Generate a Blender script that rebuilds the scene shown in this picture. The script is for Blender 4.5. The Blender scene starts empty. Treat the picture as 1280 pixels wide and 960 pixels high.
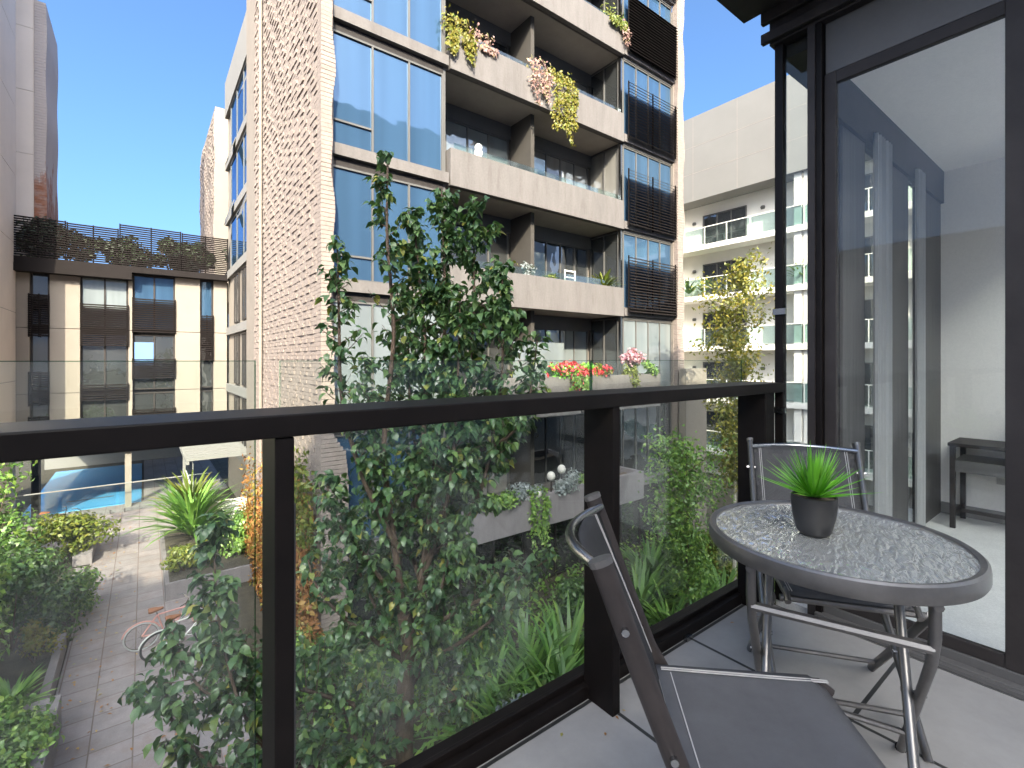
import bpy, bmesh, math, random
import numpy as np
from mathutils import Vector, Matrix
random.seed(7); rng = np.random.default_rng(7)
R = math.radians
# ------------------------------------------------------------------ camera, world, sun, exposure
S = bpy.context.scene
COL = S.collection
EYE = 1.22; F = 599.0; YAW = 52.48
FX, FY = math.cos(R(YAW)), math.sin(R(YAW))          # forward
RX, RY = math.sin(R(YAW)), -math.cos(R(YAW))         # right
cd = bpy.data.cameras.new('camera'); cam = bpy.data.objects.new('camera', cd); COL.objects.link(cam)
cam.location = (0, 0, EYE); cam.rotation_euler = (R(90), 0, R(YAW - 90))
cd.sensor_width = 36; cd.lens = 36 * F / 1280; cd.shift_y = -30 / 1280
cd.clip_start = .05; cd.clip_end = 600
S.camera = cam
SUN_EL, SUN_AZ = 32.0, 28.0        # azimuth: degrees from -Y towards -X
W = bpy.data.worlds.new('World'); S.world = W; W.use_nodes = True
nt = W.node_tree; bgn = nt.nodes['Background']
sky = nt.nodes.new('ShaderNodeTexSky'); sky.sky_type = 'NISHITA'; sky.sun_disc = False
sx, sy = -math.sin(R(SUN_AZ)), -math.cos(R(SUN_AZ))
sky.sun_elevation = R(SUN_EL); sky.sun_rotation = math.atan2(sx, sy)
sky.air_density = .42; sky.dust_density = 6.5; sky.ozone_density = 6.0
hs = nt.nodes.new('ShaderNodeHueSaturation'); hs.inputs['Saturation'].default_value = 1.16; hs.inputs['Value'].default_value = 1
nt.links.new(sky.outputs[0], hs.inputs['Color']); nt.links.new(hs.outputs[0], bgn.inputs[0]); bgn.inputs[1].default_value = 0.15
sd = bpy.data.lights.new('sun', 'SUN'); sun = bpy.data.objects.new('sun', sd); COL.objects.link(sun)
sd.energy = 2.0; sd.angle = R(.5); sd.color = (1, .95, .90)
sv = Vector((sx * math.cos(R(SUN_EL)), sy * math.cos(R(SUN_EL)), math.sin(R(SUN_EL))))
sun.rotation_euler = sv.to_track_quat('Z', 'Y').to_euler()
S.view_settings.view_transform = 'Standard'; S.view_settings.look = 'None'
S.view_settings.gamma = 1; S.view_settings.exposure = 2.5
S.view_settings.use_white_balance = True; S.view_settings.white_balance_temperature = 7900; S.view_settings.white_balance_tint = 0
S.render.resolution_x, S.render.resolution_y = 1024, 768
S.render.engine = 'CYCLES'
S.cycles.max_bounces = 10; S.cycles.diffuse_bounces = 5; S.cycles.glossy_bounces = 5; S.cycles.transparent_max_bounces = 16
S.cycles.caustics_reflective = False; S.cycles.caustics_refractive = False; S.cycles.sample_clamp_indirect = 4
GZ = -5.7
# pixel rays of the 1280x960 picture
def ray(px): t = (px - 640) / F; return FX + t * RX, FY + t * RY
def P(px, py, d): a, b = ray(px); return Vector((a * d, b * d, EYE - (py - 450) / F * d))
def PY(px, py, Y): return P(px, py, Y / ray(px)[1])
def PX(px, py, X): return P(px, py, X / ray(px)[0])
def PZ(px, py, z): return P(px, py, (EYE - z) * F / (py - 450))
# ------------------------------------------------------------------ mesh builder
class MB:
    def __init__(s): s.v = []; s.f = []; s.smooth = False
    def add(s, vs, fs):
        n = len(s.v); s.v += [tuple(v) for v in vs]; s.f += [tuple(i + n for i in f) for f in fs]; return s
    def box(s, x0, x1, y0, y1, z0, z1):
        if x0 > x1: x0, x1 = x1, x0
        if y0 > y1: y0, y1 = y1, y0
        if z0 > z1: z0, z1 = z1, z0
        return s.add([(x0,y0,z0),(x1,y0,z0),(x1,y1,z0),(x0,y1,z0),(x0,y0,z1),(x1,y0,z1),(x1,y1,z1),(x0,y1,z1)],
              [(0,3,2,1),(4,5,6,7),(0,1,5,4),(1,2,6,5),(2,3,7,6),(3,0,4,7)])
    def poly(s, pts, z0, z1):      # vertical prism, counter-clockwise outline
        n = len(pts)
        return s.add([(p[0],p[1],z0) for p in pts] + [(p[0],p[1],z1) for p in pts],
            [tuple(range(n))[::-1], tuple(range(n, 2*n))] + [(i,(i+1)%n,(i+1)%n+n,i+n) for i in range(n)])
    def tube(s, pts, r, seg=8, ry=None, cap=True, flat=None):   # r: number or list; ry: second radius along 'flat' vector
        pts = [Vector(p) for p in pts]; n = len(pts)
        rs = r if isinstance(r, (list, tuple)) else [r] * n
        vs = []; prev = None
        for i, p in enumerate(pts):
            d = (pts[min(i+1,n-1)] - pts[max(i-1,0)]).normalized()
            if flat is not None: u = Vector(flat) - d * Vector(flat).dot(d)
            elif prev is not None: u = prev - d * prev.dot(d)
            else:
                u = Vector((0,0,1)).cross(d)
                if u.length < .1: u = Vector((1,0,0)).cross(d)
            u.normalize(); prev = u; w = d.cross(u)
            for k in range(seg):
                a = 2*math.pi*k/seg
                vs.append(p + u*math.cos(a)*(ry if ry else rs[i]) + w*math.sin(a)*rs[i])
        fs = []
        for i in range(n-1):
            for k in range(seg):
                a = i*seg+k; b = i*seg+(k+1)%seg
                fs.append((a, b, b+seg, a+seg))
        if cap: fs += [tuple(range(seg))[::-1], tuple(range((n-1)*seg, n*seg))]
        return s.add(vs, fs)
    def lathe(s, prof, c=(0,0,0), seg=32, cap=False):
        vs = []; n = len(prof)
        for (r, z) in prof:
            for k in range(seg):
                a = 2*math.pi*k/seg; vs.append((c[0]+r*math.cos(a), c[1]+r*math.sin(a), c[2]+z))
        fs = [(i*seg+k, i*seg+(k+1)%seg, (i+1)*seg+(k+1)%seg, (i+1)*seg+k) for i in range(n-1) for k in range(seg)]
        if cap: fs += [tuple(range(seg))[::-1], tuple(range((n-1)*seg, n*seg))]
        return s.add(vs, fs)
    def ball(s, c, r, seg=10, rings=7, sz=1.0):
        prof = [(max(1e-4, r*math.sin(math.pi*i/rings)), -r*sz*math.cos(math.pi*i/rings)) for i in range(rings+1)]
        return s.lathe(prof, c, seg)
    def xf(s, M):
        s.v = [tuple(M @ Vector(v)) for v in s.v]; return s
    def build(s, name, mat, parent=None, label=None, smooth=False, bevel=0, kind=None):
        me = bpy.data.meshes.new(name); me.from_pydata(s.v, [], s.f); me.update()
        o = bpy.data.objects.new(name, me); COL.objects.link(o)
        if mat: me.materials.append(M[mat] if isinstance(mat, str) else mat)
        if smooth:
            me.polygons.foreach_set('use_smooth', [True]*len(me.polygons))
            try: me.set_sharp_from_angle(angle=R(40))
            except Exception: pass
        if bevel:
            b = o.modifiers.new('bevel', 'BEVEL'); b.width = bevel; b.segments = 2; b.limit_method = 'ANGLE'
        if parent:
            o.parent = parent; o.matrix_parent_inverse = Matrix.Identity(4)
            o.location = -Vector(parent.location) if parent.type == 'EMPTY' and not parent.get('local') else (0,0,0)
        if label: o['label'] = label
        if kind: o['kind'] = kind
        return o
def tag(o, label, cat, group=None):
    o['label'] = label; o['category'] = cat
    if group: o['group'] = group
    return o
def thing(name, label, cat, loc=(0,0,0), rot=0, group=None, local=False):
    o = bpy.data.objects.new(name, None); COL.objects.link(o); o.empty_display_size = .1
    o.location = loc; o.rotation_euler = (0,0,rot)
    if local: o['local'] = 1
    return tag(o, label, cat, group)
def struct(mb, name, mat, **k):
    o = mb.build(name, mat, **k); o['kind'] = 'structure'; return o
# ------------------------------------------------------------------ materials
M = {}
def nodes(name):
    m = bpy.data.materials.new(name); m.use_nodes = True; t = m.node_tree; M[name] = m
    return m, t, t.nodes['Principled BSDF'], t.nodes['Material Output']
def noise(t, scale, detail=4, rough=.6, coord='Object', stretch=None):
    tc = t.nodes.new('ShaderNodeTexCoord'); n = t.nodes.new('ShaderNodeTexNoise')
    n.inputs['Scale'].default_value = scale; n.inputs['Detail'].default_value = detail; n.inputs['Roughness'].default_value = rough
    if stretch:
        mp = t.nodes.new('ShaderNodeMapping'); mp.inputs['Scale'].default_value = stretch
        t.links.new(tc.outputs[coord], mp.inputs[0]); t.links.new(mp.outputs[0], n.inputs['Vector'])
    else: t.links.new(tc.outputs[coord], n.inputs['Vector'])
    return n
def ramp(t, src, stops):
    r = t.nodes.new('ShaderNodeValToRGB'); e = r.color_ramp.elements
    while len(e) < len(stops): e.new(.5)
    for i, (p, c) in enumerate(stops): e[i].position = p; e[i].color = (*c, 1)
    t.links.new(src, r.inputs[0]); return r
def mixc(t, fac, a, b, mode='MIX'):
    m = t.nodes.new('ShaderNodeMix'); m.data_type = 'RGBA'; m.blend_type = mode
    if isinstance(fac, (int, float)): m.inputs[0].default_value = fac
    else: t.links.new(fac, m.inputs[0])
    for k, v in ((6, a), (7, b)):
        if isinstance(v, tuple): m.inputs[k].default_value = (*v, 1)
        else: t.links.new(v, m.inputs[k])
    return m.outputs[2]
def bump(t, b, src, strength, dist=.02):
    n = t.nodes.new('ShaderNodeBump'); n.inputs['Strength'].default_value = strength; n.inputs['Distance'].default_value = dist
    t.links.new(src, n.inputs['Height']); t.links.new(n.outputs[0], b.inputs['Normal']); return n
def scl(c, k): return tuple(min(1, x*k) for x in c)
def mat(name, col, rough=.6, metal=0, var=.12, scale=2, streak=None, bmp=0, bscale=60, spec=.5, var2=.05):
    m, t, b, o = nodes(name)
    n = noise(t, scale, 5, .65, stretch=streak)
    r = ramp(t, n.outputs[0], [(.3, scl(col, 1-var)), (.7, scl(col, 1+var))])
    n2 = noise(t, bscale, 3)
    r2 = ramp(t, n2.outputs[0], [(.35, (1-var2,)*3), (.65, (1,)*3)])
    t.links.new(mixc(t, 1.0, r.outputs[0], r2.outputs[0], 'MULTIPLY'), b.inputs['Base Color'])
    b.inputs['Roughness'].default_value = rough; b.inputs['Metallic'].default_value = metal
    b.inputs['Specular IOR Level'].default_value = spec
    if bmp: bump(t, b, n2.outputs[0], bmp, .01)
    return m
mat('concrete', (.138,.124,.122), .85, var=.14, scale=1.2, streak=(2.4,2.4,.5), bmp=.25, bscale=18, var2=.1)
def drips(nm, k):
    m = M[nm]; t = m.node_tree; b = t.nodes['Principled BSDF']; src = b.inputs['Base Color'].links[0].from_socket
    n = noise(t, 3.2, 5, .75, stretch=(1.6,1.6,.22)); rr = ramp(t, n.outputs[0], [(.50,(1,1,1)),(.68,(k,k*.97,k*.95))])
    t.links.new(mixc(t, 1, src, rr.outputs[0], 'MULTIPLY'), b.inputs['Base Color'])
drips('concrete', .84)
mat('soffit', (.36,.315,.285), .9, var=.08)
mat('divider', (.055,.048,.043), .9, var=.1)
mat('brick', (.27,.218,.196), .9, var=.13, scale=5, bmp=.3, bscale=30, var2=.15)
mat('brick_dark', (.20,.17,.15), .9, var=.1)
mat('beige_panel', (.23,.197,.17), .85, var=.06, scale=.6, bmp=.1)
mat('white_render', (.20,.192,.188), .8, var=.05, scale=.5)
mat('pale_panel', (.66,.57,.51), .85, var=.06, scale=.5, bmp=.1)
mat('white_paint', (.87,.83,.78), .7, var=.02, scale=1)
mat('frame_dark', (.034,.029,.028), .5, var=.25, spec=.2, scale=5)
mat('frame_grey', (.10,.095,.092), .5, var=.1)
mat('louvre', (.014,.011,.011), .8, var=.1, spec=.08)
mat('rail_metal', (.0075,.0055,.005), .5, var=.3, scale=9, spec=.16)
mat('chair_metal', (.20,.188,.18), .36, metal=.75, var=.15, scale=14)
mat('chair_metal_dark', (.042,.034,.032), .4, metal=.3, var=.2, scale=12)
mat('steel', (.38,.38,.38), .25, metal=1, var=.1)
mat('pot_black', (.022,.02,.019), .5, var=.2, scale=20)
mat('soil', (.10,.07,.05), .95, var=.4, scale=60, bmp=.8)
mat('ground_soil', (.06,.05,.035), .95, var=.4, scale=3, bmp=.8)
mat('interior_floor', (.80,.79,.77), .35, var=.07, scale=6, bscale=120, var2=.15)
mat('blind', (.5,.47,.43), .8, var=.05)
mat('haze_backdrop', (.36,.36,.355), .85, var=.08, scale=2, streak=(30,30,.2))
mat('pillar_grey', (.075,.072,.07), .5, var=.3, scale=3, streak=(14,14,.3))
mat('black_trim', (.016,.013,.013), .8, spec=.1)
mat('bark', (.13,.085,.06), .9, var=.35, scale=25, streak=(1,1,.3), bmp=.8, bscale=50)
mat('bark_pale', (.42,.38,.33), .9, var=.35, scale=9, bmp=.4)
mat('bike_pink', (.62,.30,.27), .4); mat('bike_white', (.7,.7,.68), .4); mat('rubber', (.03,.03,.03), .7); mat('rubber_grey', (.45,.45,.45), .7)
mat('leather', (.25,.10,.05), .6); mat('brass', (.55,.40,.18), .35, metal=.8); mat('screen', (.20,.17,.17), .7, var=.1)
mat('planter', (.19,.17,.178), .85, var=.12, scale=2, streak=(3,3,.6), bmp=.2)
mat('blind_blue', (.10,.20,.40), .6, var=.03)
mat('pool_tile', (.10,.42,.70), .3, var=.1, scale=.8)
mat('rust_brick', (.48,.40,.35), .9)
# rust stains on the far left tower
def rustify():
    m = M['rust_brick']; t = m.node_tree; b = t.nodes['Principled BSDF']
    n = noise(t, .55, 6, .75, stretch=(1.5,1.5,.6)); tc = t.nodes.new('ShaderNodeTexCoord'); sp = t.nodes.new('ShaderNodeSeparateXYZ')
    t.links.new(tc.outputs['Object'], sp.inputs[0])
    mr = t.nodes.new('ShaderNodeMapRange'); mr.inputs[1].default_value = 13.5; mr.inputs[2].default_value = 8.5; mr.inputs[3].default_value = -.18; mr.inputs[4].default_value = .14
    t.links.new(sp.outputs[2], mr.inputs[0])
    ad = t.nodes.new('ShaderNodeMath'); ad.operation = 'ADD'; t.links.new(n.outputs[0], ad.inputs[0]); t.links.new(mr.outputs[0], ad.inputs[1])
    r = ramp(t, ad.outputs[0], [(.50, (0,0,0)), (.56, (1,1,1))])
    n2 = noise(t, 3, 4); r2 = ramp(t, n2.outputs[0], [(.4, (.36,.22,.18)), (.6, (.30,.12,.07))])
    t.links.new(mixc(t, r.outputs[0], (.44,.38,.36), r2.outputs[0]), b.inputs['Base Color'])
rustify()
def leafmat(name, stops, rough=.35, trans=.25, spec=.5):
    m, t, b, o = nodes(name)
    g = t.nodes.new('ShaderNodeNewGeometry')
    r = ramp(t, g.outputs['Random Per Island'], stops)
    b.inputs['Roughness'].default_value = rough; b.inputs['Specular IOR Level'].default_value = spec
    t.links.new(r.outputs[0], b.inputs['Base Color'])
    tr = t.nodes.new('ShaderNodeBsdfTranslucent'); mx = t.nodes.new('ShaderNodeMixShader'); mx.inputs[0].default_value = trans
    t.links.new(mixc(t, 1, r.outputs[0], (1.0,1.1,.5), 'MULTIPLY'), tr.inputs[0])
    t.links.new(b.outputs[0], mx.inputs[1]); t.links.new(tr.outputs[0], mx.inputs[2]); t.links.new(mx.outputs[0], o.inputs[0])
    return m
leafmat('leaf_pear', [(0,(.05,.105,.045)),(.35,(.075,.15,.06)),(.75,(.115,.20,.075)),(.95,(.17,.26,.08)),(1,(.36,.32,.07))], .30, .22, .5)
leafmat('leaf_dark', [(0,(0.034,0.074,0.027)),(.6,(0.068,0.135,0.041)),(1,(0.121,0.203,0.047))], .4)
leafmat('leaf_deep', [(0,(.015,.03,.012)),(.6,(.028,.05,.02)),(1,(.05,.08,.03))], .5)
leafmat('leaf_mid', [(0,(0.075,0.150,0.038)),(.6,(0.135,0.255,0.053)),(1,(0.255,0.360,0.075))], .4)
leafmat('leaf_lime', [(0,(0.087,0.124,0.019)),(.6,(0.149,0.186,0.031)),(1,(0.236,0.223,0.043))], .45, .3)
leafmat('leaf_birch', [(0,(0.120,0.143,0.038)),(.5,(0.210,0.217,0.053)),(.8,(0.315,0.277,0.053)),(1,(0.390,0.300,0.068))], .5, .3)
leafmat('leaf_blade', [(0,(0.060,0.150,0.030)),(.6,(0.135,0.270,0.053)),(1,(0.240,0.390,0.090))], .35)
leafmat('leaf_bright', [(0,(.10,.34,.03)),(.6,(.17,.50,.045)),(1,(.30,.62,.09))], .35, .3)
leafmat('leaf_silver', [(0,(0.154,0.182,0.182)),(.6,(0.231,0.253,0.259)),(1,(0.330,0.341,0.352))], .6)
leafmat('leaf_orange', [(0,(0.243,0.099,0.033)),(.5,(0.398,0.177,0.066)),(.8,(0.464,0.298,0.099)),(1,(0.221,0.265,0.055))], .5)
leafmat('petal_red', [(0,(0.480,0.024,0.032)),(.6,(0.600,0.048,0.056)),(1,(0.640,0.120,0.160))], .5)
leafmat('petal_pink', [(0,(0.423,0.163,0.234)),(.6,(0.507,0.273,0.325)),(1,(0.552,0.390,0.416))], .5)
leafmat('leaf_pinkish', [(0,(0.270,0.144,0.132)),(.6,(0.348,0.216,0.192)),(1,(0.240,0.228,0.090))], .5)
leafmat('leaf_gold', [(0,(0.160,0.120,0.015)),(.6,(0.210,0.190,0.025)),(1,(0.125,0.165,0.025))], .5, .3)
def glass(name, tint, refl=1.0, dirt=.0, green=(1,1,1), base_refl=.025, dirt_scale=70, wave=0):
    m, t, b, o = nodes(name); t.nodes.remove(b)
    tr = t.nodes.new('ShaderNodeBsdfTransparent'); tr.inputs[0].default_value = (*tint, 1)
    gl = t.nodes.new('ShaderNodeBsdfGlossy'); gl.inputs['Roughness'].default_value = .01; gl.inputs[0].default_value = (1,1,1,1)
    lw = t.nodes.new('ShaderNodeLayerWeight'); lw.inputs[0].default_value = .5
    fr = t.nodes.new('ShaderNodeMath'); fr.operation = 'POWER'; fr.inputs[1].default_value = 4.5; t.links.new(lw.outputs['Facing'], fr.inputs[0])
    mu = t.nodes.new('ShaderNodeMath'); mu.operation = 'MULTIPLY_ADD'; mu.inputs[1].default_value = refl*.85; mu.inputs[2].default_value = base_refl; mu.use_clamp = True
    t.links.new(fr.outputs[0], mu.inputs[0])
    mx = t.nodes.new('ShaderNodeMixShader'); t.links.new(mu.outputs[0], mx.inputs[0]); t.links.new(tr.outputs[0], mx.inputs[1]); t.links.new(gl.outputs[0], mx.inputs[2])
    last = mx
    if dirt:
        df = t.nodes.new('ShaderNodeBsdfDiffuse'); df.inputs[0].default_value = (.8,.8,.8,1)
        n = noise(t, dirt_scale, 2, .5); n2 = noise(t, 2.2, 6, .7)
        r = ramp(t, n.outputs[0], [(.60,(0,)*3),(.72,(1,)*3)]); r2 = ramp(t, n2.outputs[0], [(.48,(.05,)*3),(.80,(1,)*3)])
        a = mixc(t, 1.0, r.outputs[0], r2.outputs[0], 'MULTIPLY'); a = mixc(t, .30, r2.outputs[0], a)
        mm = t.nodes.new('ShaderNodeMath'); mm.operation = 'MULTIPLY'; mm.inputs[1].default_value = dirt; t.links.new(a, mm.inputs[0])
        m2 = t.nodes.new('ShaderNodeMixShader'); t.links.new(mm.outputs[0], m2.inputs[0]); t.links.new(mx.outputs[0], m2.inputs[1]); t.links.new(df.outputs[0], m2.inputs[2]); last = m2
    t.links.new(last.outputs[0], o.inputs[0]); return m
glass('glass_rail', (.94,.97,.955), .85, .09)
glass('glass_clear', (.93,.96,.95), .9, .06)
glass('glass_door', (.96,.97,.965), .9, .05, dirt_scale=120)
glass('glass_edge', (.35,.55,.48), 1, 0)
glass('glass_balcony', (.76,.86,.85), 1.2, .10, base_refl=.10)
def coated(name, dif, gl_col, fac, wave=.02, blinds=None):
    m, t, b, o = nodes(name); t.nodes.remove(b)
    df = t.nodes.new('ShaderNodeBsdfDiffuse'); gl = t.nodes.new('ShaderNodeBsdfGlossy'); gl.inputs[0].default_value = (*gl_col, 1); gl.inputs['Roughness'].default_value = .02
    n = noise(t, 1.1, 2, .4); bp = t.nodes.new('ShaderNodeBump'); bp.inputs['Strength'].default_value = 1; bp.inputs['Distance'].default_value = wave
    t.links.new(n.outputs[0], bp.inputs['Height']); t.links.new(bp.outputs[0], gl.inputs['Normal'])
    n2 = noise(t, .8, 2, .4, stretch=(3,3,.15)); r = ramp(t, n2.outputs[0], [(.38, scl(dif, .88)), (.62, scl(dif, 1.12))])
    t.links.new(r.outputs[0], df.inputs[0])
    fr = t.nodes.new('ShaderNodeFresnel'); fr.inputs[0].default_value = 1.5
    mu = t.nodes.new('ShaderNodeMath'); mu.operation = 'ADD'; mu.inputs[1].default_value = fac; mu.use_clamp = True; t.links.new(fr.outputs[0], mu.inputs[0])
    mx = t.nodes.new('ShaderNodeMixShader'); t.links.new(mu.outputs[0], mx.inputs[0]); t.links.new(df.outputs[0], mx.inputs[1]); t.links.new(gl.outputs[0], mx.inputs[2])
    t.links.new(mx.outputs[0], o.inputs[0]); return m
coated('glass_blue', (.035,.075,.13), (.28,.41,.60), .22, wave=.006)
coated('glass_dark', (.035,.037,.038), (.9,.95,1), .14)
coated('glass_blinds', (.20,.19,.175), (.9,.95,1), .10)
coated('glass_pale', (.17,.19,.195), (.9,.97,1), .15)
# table glass: pebbled
def tabletop():
    m, t, b, o = nodes('glass_pebbled')
    tc = t.nodes.new('ShaderNodeTexCoord'); mp = t.nodes.new('ShaderNodeMapping'); mp.inputs['Scale'].default_value = (.8, 2.3, 1); mp.inputs['Rotation'].default_value = (0,0,.75)
    t.links.new(tc.outputs['Object'], mp.inputs[0])
    n = t.nodes.new('ShaderNodeTexNoise'); n.inputs['Scale'].default_value = 24; n.inputs['Detail'].default_value = .4; n.inputs['Distortion'].default_value = 1.1; t.links.new(mp.outputs[0], n.inputs['Vector'])
    bp = t.nodes.new('ShaderNodeBump'); bp.inputs['Strength'].default_value = .9; bp.inputs['Distance'].default_value = .0095
    t.links.new(n.outputs[0], bp.inputs['Height'])
    b.inputs['Base Color'].default_value = (.66,.66,.62,1); b.inputs['Roughness'].default_value = .10; b.inputs['IOR'].default_value = 1.9
    t.links.new(bp.outputs[0], b.inputs['Normal'])
    tr = t.nodes.new('ShaderNodeBsdfTransparent'); tr.inputs[0].default_value = (.8,.82,.8,1)
    gl = t.nodes.new('ShaderNodeBsdfGlossy'); gl.inputs['Roughness'].default_value = .09; t.links.new(bp.outputs[0], gl.inputs['Normal'])
    m1 = t.nodes.new('ShaderNodeMixShader'); m1.inputs[0].default_value = .30; t.links.new(b.outputs[0], m1.inputs[1]); t.links.new(tr.outputs[0], m1.inputs[2])
    m2 = t.nodes.new('ShaderNodeMixShader'); m2.inputs[0].default_value = .55; t.links.new(m1.outputs[0], m2.inputs[1]); t.links.new(gl.outputs[0], m2.inputs[2])
    t.links.new(m2.outputs[0], o.inputs[0])
tabletop()
def fabric(nm, see, k=1):
    m, t, b, o = nodes(nm)
    tc = t.nodes.new('ShaderNodeTexCoord')
    w = []
    for d in ('X', 'Y'):
        wv = t.nodes.new('ShaderNodeTexWave'); wv.bands_direction = d; wv.inputs['Scale'].default_value = 130; t.links.new(tc.outputs['Object'], wv.inputs[0]); w.append(wv)
    mu = t.nodes.new('ShaderNodeMath'); mu.operation = 'ADD'; t.links.new(w[0].outputs[1], mu.inputs[0]); t.links.new(w[1].outputs[1], mu.inputs[1])
    n = noise(t, 5, 5, .7); r = ramp(t, n.outputs[0], [(.3,scl((.075,.073,.078),k)),(.75,scl((.12,.118,.125),k))])
    r2 = ramp(t, mu.outputs[0], [(.2,(.7,)*3),(1,(1.0,)*3)])
    t.links.new(mixc(t, 1, r.outputs[0], r2.outputs[0], 'MULTIPLY'), b.inputs['Base Color']); b.inputs['Roughness'].default_value = .65
    bump(t, b, mu.outputs[0], .5, .0006)
    tr = t.nodes.new('ShaderNodeBsdfTransparent'); mx = t.nodes.new('ShaderNodeMixShader'); mx.inputs[0].default_value = see
    t.links.new(b.outputs[0], mx.inputs[1]); t.links.new(tr.outputs[0], mx.inputs[2]); t.links.new(mx.outputs[0], o.inputs[0])
fabric('mesh_fabric', .08); fabric('mesh_fabric_open', .18, .42); mat('stitch', (.45,.43,.42), .8)
def tiles(name, size, off, mortar, cols, rough, mcol, bmp=.3, stain=None):
    m, t, b, o = nodes(name)
    tc = t.nodes.new('ShaderNodeTexCoord'); mp = t.nodes.new('ShaderNodeMapping'); mp.inputs['Location'].default_value = (-off[0], -off[1], 0)
    t.links.new(tc.outputs['Object'], mp.inputs[0]); br = t.nodes.new('ShaderNodeTexBrick'); t.links.new(mp.outputs[0], br.inputs['Vector'])
    br.offset = 0; br.squash = 1; br.inputs['Scale'].default_value = 1; br.inputs['Brick Width'].default_value = size[0]; br.inputs['Row Height'].default_value = size[1]
    br.inputs['Mortar Size'].default_value = mortar; br.inputs['Mortar Smooth'].default_value = .1; br.inputs['Bias'].default_value = 0
    br.inputs['Color1'].default_value = (*cols[0],1); br.inputs['Color2'].default_value = (*cols[1],1); br.inputs['Mortar'].default_value = (*mcol,1)
    n = noise(t, 2.5, 7, .7); r = ramp(t, n.outputs[0], [(.3,(.72,)*3),(.7,(1,)*3)])
    c = mixc(t, 1, br.outputs[0], r.outputs[0], 'MULTIPLY')
    if stain:
        n3 = noise(t, 1.3, 6, .75); r3 = ramp(t, n3.outputs[0], [(.5,(0,)*3),(.7,(.6,)*3)]); c = mixc(t, r3.outputs[0], c, stain)
    t.links.new(c, b.inputs['Base Color']); b.inputs['Roughness'].default_value = rough
    n2 = noise(t, 140, 3); a = t.nodes.new('ShaderNodeMath'); a.operation = 'MULTIPLY_ADD'; a.inputs[1].default_value = -1.0
    t.links.new(br.outputs['Fac'], a.inputs[0]); mm = t.nodes.new('ShaderNodeMath'); mm.operation = 'MULTIPLY'; mm.inputs[1].default_value = .15; t.links.new(n2.outputs[0], mm.inputs[0]); t.links.new(mm.outputs[0], a.inputs[2])
    bump(t, b, a.outputs[0], bmp, .004)
tiles('balcony_tile', (.6,.6), (1.30,.59), .0075, ((.33,.315,.305),(.37,.352,.34)), .55, (.03,.03,.03))
tiles('paver', (.62,.56), (-1.4,0), .012, ((.25,.22,.225),(.30,.26,.265)), .8, (.16,.12,.11), stain=(.20,.14,.12))
# water
def water():
    m, t, b, o = nodes('water'); b.inputs['Base Color'].default_value = (.08,.34,.62,1); b.inputs['Roughness'].default_value = .04; b.inputs['IOR'].default_value = 1.33
    n = noise(t, 2.5, 2); bump(t, b, n.outputs[0], .15, .05)
water()
# ------------------------------------------------------------------ foliage
def inst(tv, tf, pos, dirs, nors, sc, name, mt, parent=None, smooth=True, kind=None, label=None):
    tv = np.array(tv, float); pos = np.array(pos, float); n = len(pos); k = len(tv)
    d = np.array(dirs, float); d /= np.linalg.norm(d, axis=1)[:,None] + 1e-9
    nn = np.array(nors, float); nn -= d * np.sum(d*nn, 1)[:,None]; nn /= np.linalg.norm(nn, axis=1)[:,None] + 1e-9
    s = np.cross(d, nn); sc = np.array(sc, float).reshape(n, -1)
    if sc.shape[1] == 1: sc = np.repeat(sc, 3, 1)
    V = pos[:,None,:] + tv[None,:,0,None]*sc[:,None,0:1]*s[:,None,:] + tv[None,:,1,None]*sc[:,None,1:2]*d[:,None,:] + tv[None,:,2,None]*sc[:,None,2:3]*nn[:,None,:]
    V = V.reshape(-1,3)
    if parent is not None and parent.type == 'EMPTY': V = V - np.array(parent.location)
    me = bpy.data.meshes.new(name); me.vertices.add(n*k); me.vertices.foreach_set('co', V.ravel())
    fl = np.concatenate([np.array(f) for f in tf]); ln = np.array([len(f) for f in tf]); st = np.concatenate([[0], np.cumsum(ln)[:-1]])
    L = len(fl); me.loops.add(n*L); me.loops.foreach_set('vertex_index', (fl[None,:] + np.arange(n)[:,None]*k).ravel().astype(np.int32))
    me.polygons.add(n*len(tf)); me.polygons.foreach_set('loop_start', (st[None,:] + np.arange(n)[:,None]*L).ravel().astype(np.int32))
    me.polygons.foreach_set('use_smooth', np.full(n*len(tf), smooth)); me.update(calc_edges=True); me.validate()
    me.materials.append(M[mt]); o = bpy.data.objects.new(name, me); COL.objects.link(o)
    if parent: o.parent = parent
    if kind: o['kind'] = kind
    if label: o['label'] = label
    return o
# ovate, folded and drooping leaf; y = length, x = width, z = normal
LEAF = ([(0,0,0),(0,.3,.02),(-.26,.28,.09),(.26,.28,.09),(0,.62,-.02),(-.27,.58,.05),(.27,.58,.05),(0,1,-.22)],
        [(0,1,2),(0,3,1),(1,4,5,2),(1,3,6,4),(4,7,5),(4,6,7)])
LEAF_S = ([(0,0,0),(-.25,.45,.08),(.25,.45,.08),(0,1,-.12)], [(0,2,1),(1,2,3)])
BLADE = ([(-.4,0,0),(.4,0,0),(-.5,.3,.02),(.5,.3,.02),(-.45,.6,-.05),(.45,.6,-.05),(-.28,.85,-.19),(.28,.85,-.19),(0,1,-.33)],
         [(0,1,3,2),(2,3,5,4),(4,5,7,6),(6,7,8)])
SPIKE = ([(-.5,0,0),(.5,0,0),(0,0,.35),(-.42,.5,0),(.42,.5,0),(0,.5,.3),(0,1,.0)], [(0,2,5,3),(2,1,4,5),(3,5,6),(5,4,6),(0,3,4,1),(3,6,4)])
def rnd(n): v = rng.normal(size=(n,3)); return v / np.linalg.norm(v, axis=1)[:,None]
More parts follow.
